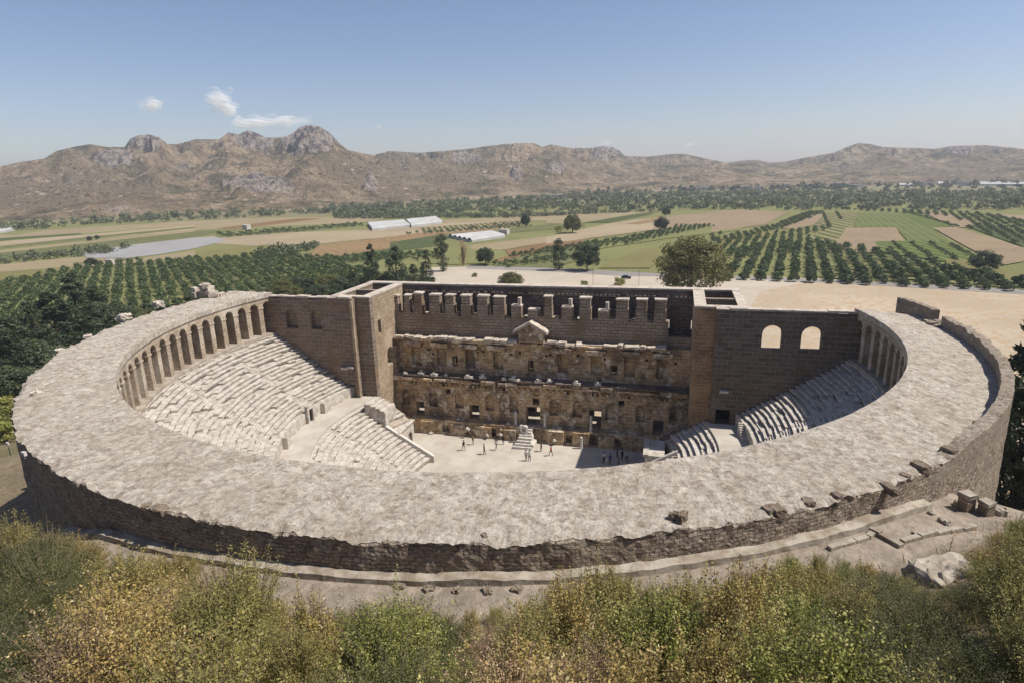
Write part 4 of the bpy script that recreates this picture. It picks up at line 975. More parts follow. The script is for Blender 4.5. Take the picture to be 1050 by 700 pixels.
# trees at the left foot of the theatre
lt = [(22, 330, 400, 'pine2'), (45, 316, 385, 'pine'), (66, 305, 372, 'pine2'), (88, 288, 362, 'pine'), (104, 300, 350, 'pine2'), (14, 372, 412, 'roundd'), (118, 312, 345, 'roundd'), (140, 316, 338, 'round'), (36, 345, 392, 'roundd')]
lbl = ['dark pine left of the theatre, second from the picture edge', 'dark pine left of the theatre, in the middle of the clump', 'broad dark pine in the clump left of the theatre', 'tallest dark pine of the clump left of the theatre', 'dark pine at the right side of the clump left of the theatre', 'low dark evergreen tree at the left picture edge', 'dark leafy tree between the pines and the seating rim', 'brownish round tree at the right end of the left clump', 'dark leafy tree under the pines left of the theatre']
for (u, vt, vb, kk), lab in zip(lt, lbl):
    H0 = dict(pine=11.8, pine2=10.6, roundd=6.5, round=7.3)[kk]; tree_px(kk, 'pine_tree' if 'pine' in kk else 'evergreen_tree', u, vt-(9 if 'pine' in kk else 0), vb, H0, lab, grp='trees at the left foot of the theatre', wid=1.5)
for i, (u, v) in enumerate([(0, 420), (6, 445), (0, 395), (12, 428), (-14, 440), (-25, 410), (2, 458)]):
    x, y = at(u, v, 1); put('shrub', 'roadside_shrub', x, y, gz(x, y), 2.4, 1.8, label='low green shrub at the left edge beside the theatre rim', cat='shrub', group='shrubs at the left edge')
# big trees at the right edge
for i, (x, y, h, kk, lab) in enumerate([(58.5, -24, 27, 'pine2', 'large dark pine at the right picture edge beside the parapet'), (57.0, -33.5, 17, 'pine', 'dark pine at the right edge below the projecting stones'), (63, -16, 27, 'pine', 'dark pine behind the large right edge pine'), (60, -40, 8, 'roundd', 'dark leafy tree at the right edge below the pines'), (64.5, -29, 26, 'pine2', 'dark pine outermost at the right picture edge')]):
    z = gz(x, y); H0 = dict(pine=11.8, pine2=10.6, roundd=6.5)[kk]; put(kk, 'pine_tree' if 'pine' in kk else 'evergreen_tree', x, y, z-.2, h/H0*1.05, h/H0, label=lab, cat='tree')
# cliff-top band of trees hiding behind the seating at left centre (between orchard and wall)
for i, (u, vt, vb) in enumerate([(292, 286, 308), (308, 283, 306), (322, 284, 306), (337, 281, 304), (350, 283, 304), (362, 277, 300), (300, 292, 312), (328, 290, 310), (372, 285, 300), (284, 292, 312), (344, 290, 308), (425, 270, 296), (395, 280, 300), (440, 283, 295)]):
    tree_px(['round', 'roundd', 'pine2'][i % 3], 'leafy_tree', u, vt, vb, [7.3, 6.5, 10.6][i % 3], 'mixed green tree in the belt behind the left side wall', grp='tree belt behind the left side wall', wid=1.25)

# --- orchards
def orch_mesh(seed, n=150):
    P, N, val, C, sp = clumpcloud(n, 1.55, 1.15, 1.75, 16, .75, 'round', seed=seed); P[:, 2] = np.maximum(P[:, 2], .15)
    return leaves(P, .55, N, .75), val
OM = []
for s_ in range(4):
    q, v_ = orch_mesh(50+s_, 620); me = quads_mesh('crown', q, v_); me.materials.append(M['leaf_orch'])
    mb = MB(); limbs(mb, .1, 1.6, []); tm = bpy.data.meshes.new('trunk'); tm.from_pydata(mb.V, [], mb.F); tm.materials.append(M['bark']); OM.append((me, tm))
def rows(poly, vp_u, spr, spt, jit=.25, off=0.0):
    """grid of tree places inside a traced plot, rows running towards bearing of vp_u"""
    P = W(poly); b = YAW+math.atan((vp_u-525)/FPX); d = np.array([math.sin(b), math.cos(b)]); n = np.array([math.cos(b), -math.sin(b)])
    Q = np.array(P); a0, a1 = (Q@d).min(), (Q@d).max(); b0, b1 = (Q@n).min(), (Q@n).max(); out = []
    for bb in np.arange(math.floor(b0/spr)*spr+off, b1, spr):
        for aa_ in np.arange(a0, a1, spt):
            p = d*(aa_+random.uniform(-jit, jit))+n*(bb+random.uniform(-jit, jit))
            if inpoly(P, p) and random.random() > .06: out.append((float(p[0]), float(p[1])))
    return out
def orchard(pts, near_n, lab, grp, stuffname, s=1.0):
    pts = sorted(pts, key=lambda p: (p[0]-CAM[0])**2+(p[1]-CAM[1])**2)
    for i, (x, y) in enumerate(pts[:near_n]):
        root = empty('orchard_tree', (x, y, 0), random.uniform(0, 6.28), label=lab, cat='tree', group=grp); k = s*random.uniform(.62, 1.12); root.scale = (k, k*random.uniform(.85, 1.15), k*random.uniform(.8, 1.15))
        for nm, me in zip(('crown', 'trunk'), OM[i % 4]):
            c = bpy.data.objects.new(nm, me); COL.objects.link(c); c.parent = root
    rest = pts[near_n:]
    if rest:
        V = []; A_ = []
        base = [orch_mesh(70+i, 200) for i in range(4)]
        for i, (x, y) in enumerate(rest):
            q, v_ = base[i % 4]; a = random.uniform(0, 6.28); k = s*random.uniform(.6, 1.12); Rm = np.array([[math.cos(a), -math.sin(a), 0], [math.sin(a), math.cos(a), 0], [0, 0, 1]])*k
            V.append(q@Rm.T+np.array([x, y, 0])); A_.append(np.clip(v_*.6+random.uniform(0, .4), 0, 1))
        me = quads_mesh(stuffname, np.concatenate(V), np.concatenate(A_)); o = link(stuffname, me, M['leaf_orch']); tag(o, label='far rows of small dark green orchard trees on the plain', kind='stuff', cat='orchard')
left = rows([(-60, 300), (0, 293), (40, 285), (75, 277), (100, 272), (140, 270), (200, 268), (250, 264), (300, 262), (400, 283), (400, 300), (270, 312), (200, 318), (120, 330), (60, 345), (0, 370), (-90, 350)], 146, 5.0, 4.4)
right = rows([(738, 262), (742, 288.5), (800, 290), (860, 292), (950, 296), (1050, 302), (1060, 296), (1008, 281), (960, 271), (925, 261), (880, 256), (858, 253), (800, 250)], 816, 6.4, 4.6)
right2 = rows([(736, 250), (770, 243), (850, 233), (851, 236), (820, 243), (856, 250), (862, 257), (800, 262), (742, 268)], 816, 5.0, 5.2)
def near_sort(p): return p
orchard(left, 150, 'small round green fruit tree in the left orchard rows', 'left orchard trees', 'orchard_rows', 1.2)
orchard(right, 150, 'dark green fruit tree in the orchard rows beyond the yard', 'right orchard trees', 'orchard_rows', 1.25)
orchard(right2+rows([(730, 247), (790, 233), (830, 218), (848, 218), (800, 236), (735, 251)], 700, 5, 5)
        +rows([(855, 215), (1000, 219), (1060, 228), (1110, 240), (1110, 248), (1010, 236), (968, 222)], 900, 6, 6)
        +rows([(988, 233), (1012, 231), (1110, 250), (1110, 262), (1050, 254)], 900, 6, 6)
        +rows([(520, 262), (640, 245), (700, 232), (735, 232), (640, 252), (520, 267)], 200, 5, 5)
        +rows([(505, 271), (600, 262), (612, 265), (515, 276)], 200, 6, 5)
        +rows([(700, 252), (740, 240), (730, 252), (690, 262)], 700, 6, 6)
        +rows([(0, 266), (110, 256), (110, 259), (0, 270)], 0, 8, 6)+rows([(255, 262), (320, 252), (326, 256), (265, 268)], 0, 6, 5)
        +rows([(400, 242), (535, 229), (545, 233), (430, 241)], 200, 9, 7)
        +rows([(325, 265), (450, 258), (450, 266), (330, 273)], 100, 5, 5)+rows([(215, 241.5), (300, 235), (370, 230), (372, 233), (230, 244)], 0, 8, 6), 0, '', '', 'orchard_rows')
# young row trees (vineyards / hedgerows with gaps) on the right
orchard(rows([(900, 248), (975, 252), (998, 262), (1000, 270), (960, 268), (915, 258)], 816, 9, 5)+rows([(922, 219), (941, 217), (1012, 234), (962, 234)], 760, 22, 5)+rows([(835, 232), (845, 218), (868, 218), (858, 232)], 816, 12, 5), 0, '', '', 'orchard_rows', .8)
# --- river woodland and hedges: uncountable masses
def wood(name, polys, dens, smin, smax, mat, lab, pf=90):
    V = []; A_ = []; base = []
    for s_ in range(5):
        P, N, val, C, sp = clumpcloud(pf, 1.0, .85, .95, 9, .5, 'round', seed=200+s_); base.append((leaves(P, .5, N, .8), val))
    for poly in polys:
        P = W(poly); Q = np.array(P); x0, y0 = Q.min(0); x1, y1 = Q.max(0); ar = 0.5*abs(sum(P[i][0]*P[i-1][1]-P[i-1][0]*P[i][1] for i in range(len(P))))
        n = int(ar*dens); c = 0; tries = 0
        while c < n and tries < n*30:
            tries += 1; p = (random.uniform(x0, x1), random.uniform(y0, y1))
            if inpoly(P, p):
                c += 1; k = random.uniform(smin, smax); a = random.uniform(0, 6.28); q, v_ = base[c % 5]
                Rm = np.array([[math.cos(a), -math.sin(a), 0], [math.sin(a), math.cos(a), 0], [0, 0, random.uniform(.7, 1.2)]])*k
                V.append(q@Rm.T+np.array([p[0], p[1], 0])); A_.append(np.clip(v_*.4+random.uniform(0, .6), 0, 1))
    me = quads_mesh(name, np.concatenate(V), np.concatenate(A_)); o = link(name, me, mat); tag(o, label=lab, kind='stuff', cat='woodland'); print(name, len(V)); return o
wood('river_woodland', [[(-120, 243), (0, 232), (100, 226), (200, 221), (300, 217.5), (400, 211), (400, 216), (300, 221), (200, 226), (100, 231), (0, 238), (-120, 250)],
      [(340, 215), (500, 205), (640, 200), (800, 198), (1000, 197), (1200, 199), (1200, 215), (1000, 216), (860, 217), (700, 215), (560, 218), (440, 221), (345, 224)]], .0052, 1.5, 5.0, M['leaf_far'], 'long belt of mixed green trees along the river at the foot of the hills')
wood('village_trees', [[(560, 198), (700, 194.5), (860, 191), (1050, 187), (1250, 189), (1250, 194), (1000, 194), (760, 198), (600, 201)]], .0008, 3, 6, M['leaf_dark'], 'dark trees scattered among the distant village houses')
wood('hedgerow', [[(0, 269), (110, 258), (135, 252.5), (135, 254), (110, 260.5), (0, 272)], [(345, 221), (520, 222), (700, 216), (520, 224), (345, 225)], [(262, 262), (280, 258), (325, 252.5), (327, 255), (290, 264), (265, 266)]], .05, 1.6, 3.2, M['leaf_far'], 'low dark hedges between the cultivated strips', 30)

# ================================================================== FOREGROUND THICKET
make_bush('b_gold', M['leaf_gold'], 21000, .058, 1.5, 2.8, 170, .13, 11, .6)
make_bush('b_gold2', M['leaf_gold'], 19000, .062, 1.2, 3.7, 130, .12, 12, .6)
make_bush('b_green', M['leaf_green'], 23000, .055, 1.6, 2.9, 180, .14, 13, .6)
make_bush('b_mastic', M['leaf_mastic'], 26000, .05, 1.7, 2.5, 240, .15, 14, .5)
make_bush('b_dry', M['leaf_dry'], 11000, .048, 1.4, 2.5, 280, .13, 15, .4)
make_bush('b_green2', M['leaf_olive'], 20000, .06, 1.3, 3.4, 140, .14, 16, .45)
BL = {'b_gold': 'yellow-leaved bush in the thicket on the near slope', 'b_gold2': 'tall straw-yellow bush with small pale leaves on the near slope', 'b_green': 'fresh green bush in the thicket on the near slope', 'b_mastic': 'dense dark green shrub in the thicket on the near slope', 'b_dry': 'dry grey-brown twiggy shrub on the near slope', 'b_green2': 'olive-green leafy bush in the thicket on the near slope'}
BN = {'b_gold': 'yellow_bush', 'b_gold2': 'yellow_bush', 'b_green': 'green_bush', 'b_mastic': 'evergreen_shrub', 'b_dry': 'dry_shrub', 'b_green2': 'olive_bush'}
def topz(u, v, x, y):      # height of the sight line (u, v) over the place (x, y)
    d = ray(u, v); return CAM[2]+d[2]*math.hypot(x-CAM[0], y-CAM[1])/math.hypot(d[0], d[1])
LIM = [(-200, 520), (0, 534), (60, 531), (100, 545), (140, 556), (180, 547), (212, 534), (240, 562), (265, 590), (300, 608), (350, 612), (420, 612), (520, 618), (560, 592), (600, 578), (640, 572), (690, 596), (740, 590), (800, 566), (830, 556), (870, 566), (930, 580), (950, 594), (985, 596), (1000, 566), (1020, 536), (1050, 515), (1200, 500)]
lu = [p[0] for p in LIM]; lv = [p[1] for p in LIM]
def proj(x, y, z):
    q = np.array([x, y, z])-CAM; w_ = q@FW
    return (525+FPX*(q@RT)/w_, 350-FPX*(q@UP)/w_) if w_ > .5 else (None, None)
PROTOH = {'b_gold': 2.9, 'b_gold2': 3.8, 'b_green': 3.0, 'b_mastic': 2.7, 'b_dry': 2.6, 'b_green2': 3.5}
def kind_at(u, v):
    q = random.random()
    if u < 70 and v > 590: return 'b_mastic'
    if 330 < u < 480 and v > 630: return 'b_mastic' if q < .75 else 'b_green'
    if 840 < u < 1000 and v > 620: return 'b_mastic' if q < .6 else 'b_green2'
    if u < 300: return 'b_gold' if q < .5 else ('b_green2' if q < .72 else ('b_green' if q < .82 else 'b_dry'))
    if u < 520: return 'b_dry' if q < .55 else ('b_green2' if q < .7 else 'b_gold2')
    if u < 780: return 'b_gold2' if q < .38 else ('b_gold' if q < .58 else ('b_dry' if q < .88 else ('b_green2' if q < .94 else 'b_green')))
    if u < 900: return 'b_green' if q < .45 else ('b_gold' if q < .75 else 'b_green2')
    return 'b_dry' if q < .3 else ('b_green2' if q < .65 else ('b_gold' if q < .85 else 'b_green'))
nb_ = 0
pts = []
uu = -60.0
while uu < 1110:       # the front fringe of the thicket
    for dv in (4, 16):
        lim = float(np.interp(uu, lu, lv))+random.uniform(0, 10)+dv*.6; x, y = hit(uu, lim+random.uniform(14, 30)+dv)
        if math.hypot(x-XC, y-YC) < 52.6: continue
        z = gz(x, y); kk = kind_at(uu, lim+40)
        if lim > 604 and kk == 'b_mastic': kk = 'b_dry'
        h2 = topz(uu, lim, x, y)-z
        if .3 < h2 < 5.5:
            s = h2/PROTOH[kk]; s2 = max(s, .5); pts.append((x, y)); put(kk, BN[kk], x, y, z-.05, s2, s, label=BL[kk], cat='bush', group=BL[kk].split(' in ')[0].split(' on ')[0]+' group'); nb_ += 1
    uu += random.uniform(16, 30)
for i in range(9000):
    x = random.uniform(-75, 95); y = random.uniform(-104, -62)
    r = math.hypot(x-XC, y-YC)
    if r < 54.5 or math.hypot(x-CAM[0], y-CAM[1]) < 6.5: continue
    if any((x-a)**2+(y-b)**2 < 1.5**2 for a, b in pts): continue
    z = gz(x, y); u, v = proj(x, y, z+1.0)
    if u is None or not -260 < u < 1310 or v > 1500: continue
    kk = kind_at(u, v); s = random.choice([.6, .8, .9, 1.0, 1.1, 1.35]); h = PROTOH[kk]*s
    ut, vt = proj(x, y, z+h)
    if ut is None: continue
    lim = np.interp(ut, lu, lv)+random.uniform(-8, 10)
    if vt < lim:       # keep the view over the theatre clear, as on the real slope
        h2 = topz(ut, lim, x, y)-z
        if h2 < .7: continue
        s *= h2/h
    pts.append((x, y)); put(kk, BN[kk], x, y, z-.05, s*1.05, s, label=BL[kk], cat='bush', group=BL[kk].split(' in ')[0].split(' on ')[0]+' group'); nb_ += 1
print('bushes', nb_)
# dry grass and litter on the slope
gp = []
while len(gp) < 26000:
    x = random.uniform(-60, 80); y = random.uniform(-100, -58); r = math.hypot(x-XC, y-YC)
    if r > 53.2 and (r > 54.5 or random.random() < .3): gp.append((x, y))
gp = np.array(gp); gzv = terrain_z(gp[:, 0], gp[:, 1]); n = len(gp)
hh = rng.uniform(.15, .55, n); aa_ = rng.uniform(0, 6.28, n); dx = np.cos(aa_)*.035; dy = np.sin(aa_)*.035; lx = rng.normal(0, .12, n); ly = rng.normal(0, .12, n)
V4 = np.stack([np.stack([gp[:, 0]-dx, gp[:, 1]-dy, gzv-.03], 1), np.stack([gp[:, 0]+dx, gp[:, 1]+dy, gzv-.03], 1), np.stack([gp[:, 0]+lx+dx*.3, gp[:, 1]+ly+dy*.3, gzv+hh], 1), np.stack([gp[:, 0]+lx-dx*.3, gp[:, 1]+ly-dy*.3, gzv+hh], 1)], 1)
me = quads_mesh('dry_grass', V4, rng.uniform(0, 1, n)); tag(link('dry_grass', me, M['leaf_dry']), label='dry grass tufts scattered over the near slope', cat='grass', kind='stuff')

# ================================================================== STONES ROUND THE RIM
def rock(name, lab, cat, x, y, z, sx, sy, sz, mat, rz=0, grp=None, rough=.12, seed=0, sub=2):
    bm = bmesh.new(); bmesh.ops.create_cube(bm, size=1); bmesh.ops.subdivide_edges(bm, edges=bm.edges, cuts=sub+1, use_grid_fill=True)
    rs = random.Random(seed+int(x*31+y*17))
    for v in bm.verts:
        c = v.co; k = 1-.12*(abs(c.x*2)**4+abs(c.y*2)**4+abs(c.z*2)**4-1)/2; v.co = Vector((c.x*k*sx, c.y*k*sy, (c.z+.5)*sz))+Vector([rs.uniform(-1, 1)*rough*min(sx, sy, sz)*.5 for _ in range(3)])
    me = bpy.data.meshes.new(name); bm.to_mesh(me); bm.free(); box_uv(me); o = link(name, me, mat); o.location = (x, y, z); o.rotation_euler.z = rz; tag(o, lab, cat, grp); return o
rim = [(790, 521, 'first'), (797, 521.5, 'second'), (829, 513, 'third'), (859, 507, 'fourth'), (912, 497, 'fifth'), (928, 486, 'sixth'), (944, 477, 'seventh'), (973, 461, 'eighth'), (1006, 434, 'ninth')]
for u, v, lab in rim:
    x, y = at(u, v, 28.45); a = math.atan2(y-YC, x-XC); rock('rim_block', 'dark-sided loose block on the right rim of the gallery roof, %s counting from the front' % lab, 'stone', x, y, 28.0, random.uniform(.5, 1.1), random.uniform(.45, .8), random.uniform(.45, .65), M['stone_dark'], a+random.uniform(-.3, .3), 'loose blocks along the roof rim')
for i, (u, v, sx, sz, lab) in enumerate([(692, 531, .6, .7, 'tall broken stone standing at the front rim of the roof, left of its neighbour'), (699, 534, .6, .9, 'jagged upright stone at the front rim beside the broken stone'), (497, 549, .45, .4, 'small dark stone on the front rim near the middle'), (163, 521, 1.0, .45, 'dark lump of masonry on the left front rim'), (150, 517, .5, .35, 'small stone left of the dark masonry lump on the rim'), (38, 404, 1.2, .7, 'pale boulder on the far left rim'), (62, 360, 1.4, .6, 'flat pale stone on the left rim above the pines'), (90, 345, 1.1, .5, 'low pale stone on the left rim'), (127, 326, 2.2, .9, 'broad pale stone mound on the upper left rim'), (163, 313, 1.9, 1.0, 'second pale stone mound on the upper left rim')]):
    x, y = at(u, v, 28.4); rock('rim_stone', lab, 'stone', x, y, 28.15, sx*(.75 if i > 4 else 1), sx*.6, sz*.8, M['cap'] if i > 4 else M['stone_dark'], i, None, .3)
mb = MB(); x0, y0 = at(212, 304, 28.4)
rs = random.Random(4)
for k in range(34):
    q = rs.gauss(0, 1.0); q2 = rs.gauss(0, .7); zz = max(0, 1.9-abs(q)*.9)*rs.random(); s_ = rs.uniform(.25, .6)
    mb.box(q-s_, q+s_, q2-s_*.7, q2+s_*.7, zz-.1, zz+s_, .1, rs.uniform(0, 3))
o = mb.build('rubble_mound', M['cap'], loc=(x0, y0, 28.3)); tag(o, 'tall heap of pale rubble on the upper left rim of the gallery', 'rubble')
# small white signs/lights at the left rim
for i, (u, v, z, lab) in enumerate([(8, 456, 20, 'tiny white box at the far left below the rim'), (25, 467, 28.2, 'tiny white box on the left edge of the roof')]):
    x, y = at(u, v, z); mb = MB(); mb.box(-.14, .14, -.1, .1, 0, .3); mb.box(-.03, .03, -.03, .03, -1.2 if z < 25 else -.2, .001); tag(mb.build('lamp_box', M['marble'], loc=(x, y, z)), lab, 'lamp box')
# block pillars and slabs on the terrace at the right
def pillar(u, v, z, w_, h, lab):
    x, y = hit(u, v, h); z = gz(x, y)+h; root = empty('stone_pillar', (x, y, z-h), label=lab, cat='pillar')
    mb = MB(); mb.box(-w_/2, w_/2, -w_/2, w_/2, -.5, h-.252, .02, .5); mb.build('shaft', M['anal'], root)
    mb = MB(); mb.box(-w_/2-.04, w_/2+.04, -w_/2-.04, w_/2+.04, h-.25, h-.02, .05, .5); mb.build('cap', M['boulder'], root); return root
pillar(993, 506, 24.6, .62, 1.1, 'square stone pillar with pale top, left of its pair on the right terrace')
pillar(1013, 513, 24.0, .58, .9, 'square stone pillar with pale top, right of its pair on the right terrace')
pillar(1027, 463, 23.6, .9, 2.2, 'square pale-topped pillar against the dark pines at the right')
x, y = hit(1010, 487, .9); rock('lintel_stone', 'thick lintel stone bridging the trench at the right terrace', 'stone', x, y, gz(x, y), 2.4, .9, .9, M['parapet'], .2, rough=.2)
for k, (ua, va, ub, vb, lab) in enumerate([(1003, 492, 994, 512, 'left'), (1009, 494, 1001, 513, 'right')]):
    xa, ya = hit(ua, va, .3); xb, yb = hit(ub, vb, .3); L = math.hypot(xb-xa, yb-ya); mb = MB(); mb.box(-L/2, L/2, -.16, .16, 0, .5, .02); o = mb.build('curb_wall', M['anal'], loc=((xa+xb)/2, (ya+yb)/2, gz((xa+xb)/2, (ya+yb)/2)-.15)); o.rotation_euler.z = math.atan2(yb-ya, xb-xa); tag(o, lab+' one of two narrow walls leading from the lintel stone', 'wall')
for i, (u, v) in enumerate([(985, 519), (1003, 524), (1018, 500), (1030, 512), (968, 536), (940, 548), (1024, 527), (1040, 497), (955, 527), (1036, 480)]):
    x, y = hit(u, v); q = [.5, .35, .8, .45, .4, .3, .6, .5, .35, .7][i]; rock('fallen_block', 'pale fallen stone block lying among scrub below the right end of the wall', 'stone', x, y, gz(x, y)-.1, q*1.4, q, q*.8, M['boulder'], i*1.3, 'fallen blocks below the right wall', .3)
# low path-edge walls
def curb(pts_px, w_, h, lab, mat, zoff=0.0):
    mb = MB(); P = [hit(u, v, .1) for u, v in pts_px]
    for (a, b), (c, d) in zip(P, P[1:]):
        L = math.hypot(c-a, d-b); n = max(1, int(L/.9))
        for i in range(n):
            q0, q1 = i/n, (i+1)/n-.02; x0, y0 = a+(c-a)*q0, b+(d-b)*q0; x1, y1 = a+(c-a)*q1, b+(d-b)*q1; nx, ny = -(d-b)/L*w_/2, (c-a)/L*w_/2
            z0 = min(gz(x0, y0), gz(x1, y1))-.4; z1 = max(gz(x0, y0), gz(x1, y1))+h+random.uniform(-.05, .05)
            V = [(x0-nx, y0-ny), (x1-nx, y1-ny), (x1+nx, y1+ny), (x0+nx, y0+ny)]
            mb.add([(p, q, z0) for p, q in V]+[(p, q, z1) for p, q in V], [(3, 2, 1, 0), (4, 5, 6, 7), (0, 1, 5, 4), (1, 2, 6, 5), (2, 3, 7, 6), (3, 0, 4, 7)])
    tag(mb.build('path_curb', mat), lab, 'wall')
curb([(893, 543), (903, 549), (925, 561)], .35, .25, 'short straight curb crossing the right terrace', M['boulder'])
curb([(925, 556), (960, 546), (1000, 540)], .3, .2, 'thin pale curb running right across the terrace', M['boulder'])
curb([(850, 562), (890, 551), (897, 545)], .3, .2, 'thin curb along the path below the right wall', M['boulder'])
x, y = hit(972, 578, .6); rock('boulder', 'large flat pale boulder among bushes at the lower right', 'rock', x, y, gz(x, y)-.55, 3.0, 1.8, .95, M['boulder'], .5, rough=.3, sub=5)
P_ = [hit(u, v) for u, v in [(410, 603), (440, 606), (470, 607), (500, 607), (530, 606)]]
for i, (x, y) in enumerate(P_): rock('path_stone', 'pale stone edging the path below the front wall, %s from left' % ['first', 'second', 'third', 'fourth', 'fifth'][i], 'stone', x, y, gz(x, y)-.2, .55, .4, .35, M['parapet'], i*.7, 'stones edging the front path', .3)

# ================================================================== GREENHOUSES AND HOUSES ON THE PLAIN
def greenhouse(px, n, h, lab, rz=None):
    """multi-bay plastic tunnels over a four-cornered plot (corners: near-left, far-left, far-right, near-right)"""
    a, b, c, d = [np.array(at(*p)) for p in px]; o0 = (a+b+c+d)/4; root = empty('greenhouse', (o0[0], o0[1], 0), label=lab, cat='greenhouse')
    V = []; F = []; K_ = 7
    for i in range(n):
        s0, s1 = i/n, (i+1)/n
        for e in (0, 1):
            p0 = (a+(b-a)*s0) if e == 0 else (d+(c-d)*s0); p1 = (a+(b-a)*s1) if e == 0 else (d+(c-d)*s1)
            for k in range(K_):
                q = k/(K_-1); p = p0+(p1-p0)*q-o0; V.append((p[0], p[1], h*.55+h*.45*math.sin(PI*q)))
        m0 = i*2*K_
        for k in range(K_-1): F.append((m0+k, m0+k+1, m0+K_+k+1, m0+K_+k))
    mesh('cover', V, F, M['plastic'], root)
    mb = MB(); cs = [p-o0 for p in (a, b, c, d)]
    mb.add([(p[0], p[1], 0) for p in cs]+[(p[0], p[1], h*.58) for p in cs], [(0, 1, 5, 4), (1, 2, 6, 5), (2, 3, 7, 6), (3, 0, 4, 7)]); mb.build('side_wall', M['plastic'], root)
greenhouse([(381.7, 237), (377, 231), (413, 228.2), (420.5, 233.2)], 5, 3.5, 'white plastic greenhouse, left one of the adjoining pair in the middle fields')
greenhouse([(422, 233.6), (416.5, 227.5), (446.5, 224.6), (454, 229.6)], 5, 3.5, 'white plastic greenhouse, right one of the adjoining pair in the middle fields')
greenhouse([(484, 249), (460, 244), (504, 240), (518, 244)], 5, 3.0, 'long white greenhouse in the field above the half-bare tree')
greenhouse([(0, 239.5), (-20, 237), (14, 233.5), (20, 236)], 3, 3.5, 'white greenhouse at the left picture edge below the hill')
gh = [((1005, 190.5), (1003, 188.4), (1090, 188.0), (1095, 190.6), 'long white greenhouse at the far right beyond the woodland'), ((903, 189.3), (903, 188), (918, 187.8), (919, 189.2), 'distant white greenhouse roof left of the village row'), ((922, 191.2), (922, 190), (937, 190), (938, 191.3), 'lower white greenhouse roof under the village row'), ((962, 190), (961, 188.3), (972, 188.2), (974, 190), 'small white greenhouse in the row at the far right'), ((1030, 186), (1030, 184.6), (1046, 184.4), (1048, 186), 'upper right distant greenhouse'), ((1021, 187), (1021, 186), (1026, 186), (1027, 187), 'tiny distant greenhouse beside the upper right one')]
for a, b, c, d, lab in gh: greenhouse([a, b, c, d], 3, 4.5, lab)
def house(u, v, w_, d_, h, lab, roof=True, base=None):
    x, y = at(u, v) if base is None else base[:2]; z = 0 if base is None else base[2]
    root = empty('house', (x, y, z), random.uniform(-.3, .3), label=lab, cat='house', group='distant village houses')
    mb = MB(); mb.slab(rect(-w_/2, w_/2, -6, h), [rect(-w_/2+w_*q-.7, -w_/2+w_*q+.7, h*.35, h*.7) for q in (.2, .5, .8)], lambda a, b, c: (a, -d_/2+.3*c, b)); mb.box(-w_/2, w_/2, -d_/2+.31, d_/2, -6, h-.002); mb.build('wall', M['house'], root)
    mb = MB()
    if roof: mb.slab([(-w_/2-.4, h), (w_/2+.4, h), (0, h+w_*.18)], [], lambda a, b, c: (a, -d_/2-.4+(d_+.8)*c, b))
    else: mb.box(-w_/2-.2, w_/2+.2, -d_/2-.2, d_/2+.2, h+.002, h+.5)
    mb.build('roof', M['rooftile'] if roof else M['house'], root)
hs = [(600, 196.5), (607, 196), (640, 194.6), (645, 195.4), (673, 193.6), (708, 193), (713, 192.6), (719, 193.4), (722, 195), (755, 194.4), (759, 195.2), (765, 195.6), (768, 194.9), (778, 194.8), (805, 193), (838, 192.5), (857, 192.6), (866, 191.5), (873, 192.5), (878, 193.6), (946, 190.6), (951, 190.4), (985, 190.2), (990, 191.2)]
for i, (u, v) in enumerate(hs): house(u, v-.4, random.uniform(13, 26), 12, random.uniform(6, 9), 'small white house in the distant village below the hills', i % 3 == 0)
house(569, 204, 26, 14, 7, 'white flat-roofed farm building among trees above the middle fields', False)
house(253, 235.5, 6, 5, 4, 'tiny white hut in the fields left of the greenhouses', False)
house(517, 240.5, 7, 5, 3.5, 'small white shed at the right end of the long field greenhouse', False)
house(113, 271, 3.5, 3, 2.4, 'tiny white pump hut at the top corner of the left orchard', False)
for o in bpy.data.objects:
    if o.name.startswith('house') and o.get('label', '').startswith(('white flat', 'tiny', 'small white shed')) and 'group' in o: del o['group']
# boulders strewn over the lower hill slopes
# parked car beside the road
def car(u, v, rz, lab, col):
    x, y = at(u, v, .4); root = empty('parked_car', (x, y, .43), rz, label=lab, cat='car')
    mb = MB(); side = [(-2.1, .3), (2.1, .3), (2.15, .75), (1.9, .9), (1.1, .97), (.55, 1.42), (-1.1, 1.45), (-1.75, 1.0), (-2.1, .9)]
    mb.slab(side, [], lambda a, b, c: (a, -.85+1.7*c, b)); mb.build('body', plain('car_paint', col, None, 1, .3), root)
    mb = MB(); mb.slab([(.95, .98), (.5, 1.36), (-1.05, 1.38), (-1.55, 1.0)], [], lambda a, b, c: (a, -.87+1.74*c, b)); mb.build('windows', M['dark'], root)
    for q in (-1.3, 1.3):
        for s_ in (-.86, .66):
            mb = MB(); mb.slab([(q+.33*math.cos(2*PI*i/12), .33+.33*math.sin(2*PI*i/12)) for i in range(12)], [], lambda a, b, c: (a, s_+.2*c, b)); mb.build('wheel', M['dark'], root)
car(642, 285.8, .1, 'small dark car parked on the pale yard behind the back wall', A(50, 56, 70))
for u, v, h, lab in [(608, 293, 9, 'thin grey lamp post on the car park behind the middle of the back wall'), (655, 293, 6, 'thin grey post near the large round tree')]:
    x, y = at(u, v, .4); root = empty('lamp_post', (x, y, .4), label=lab, cat='lamp post'); mb = MB(); mb.box(-.07, .07, -.07, .07, 0, h); mb.build('pole', M['anal'], root); mb = MB(); mb.box(-.1, .7, -.12, .12, h+.002, h+.14); mb.build('lamp_head', M['anal'], root)

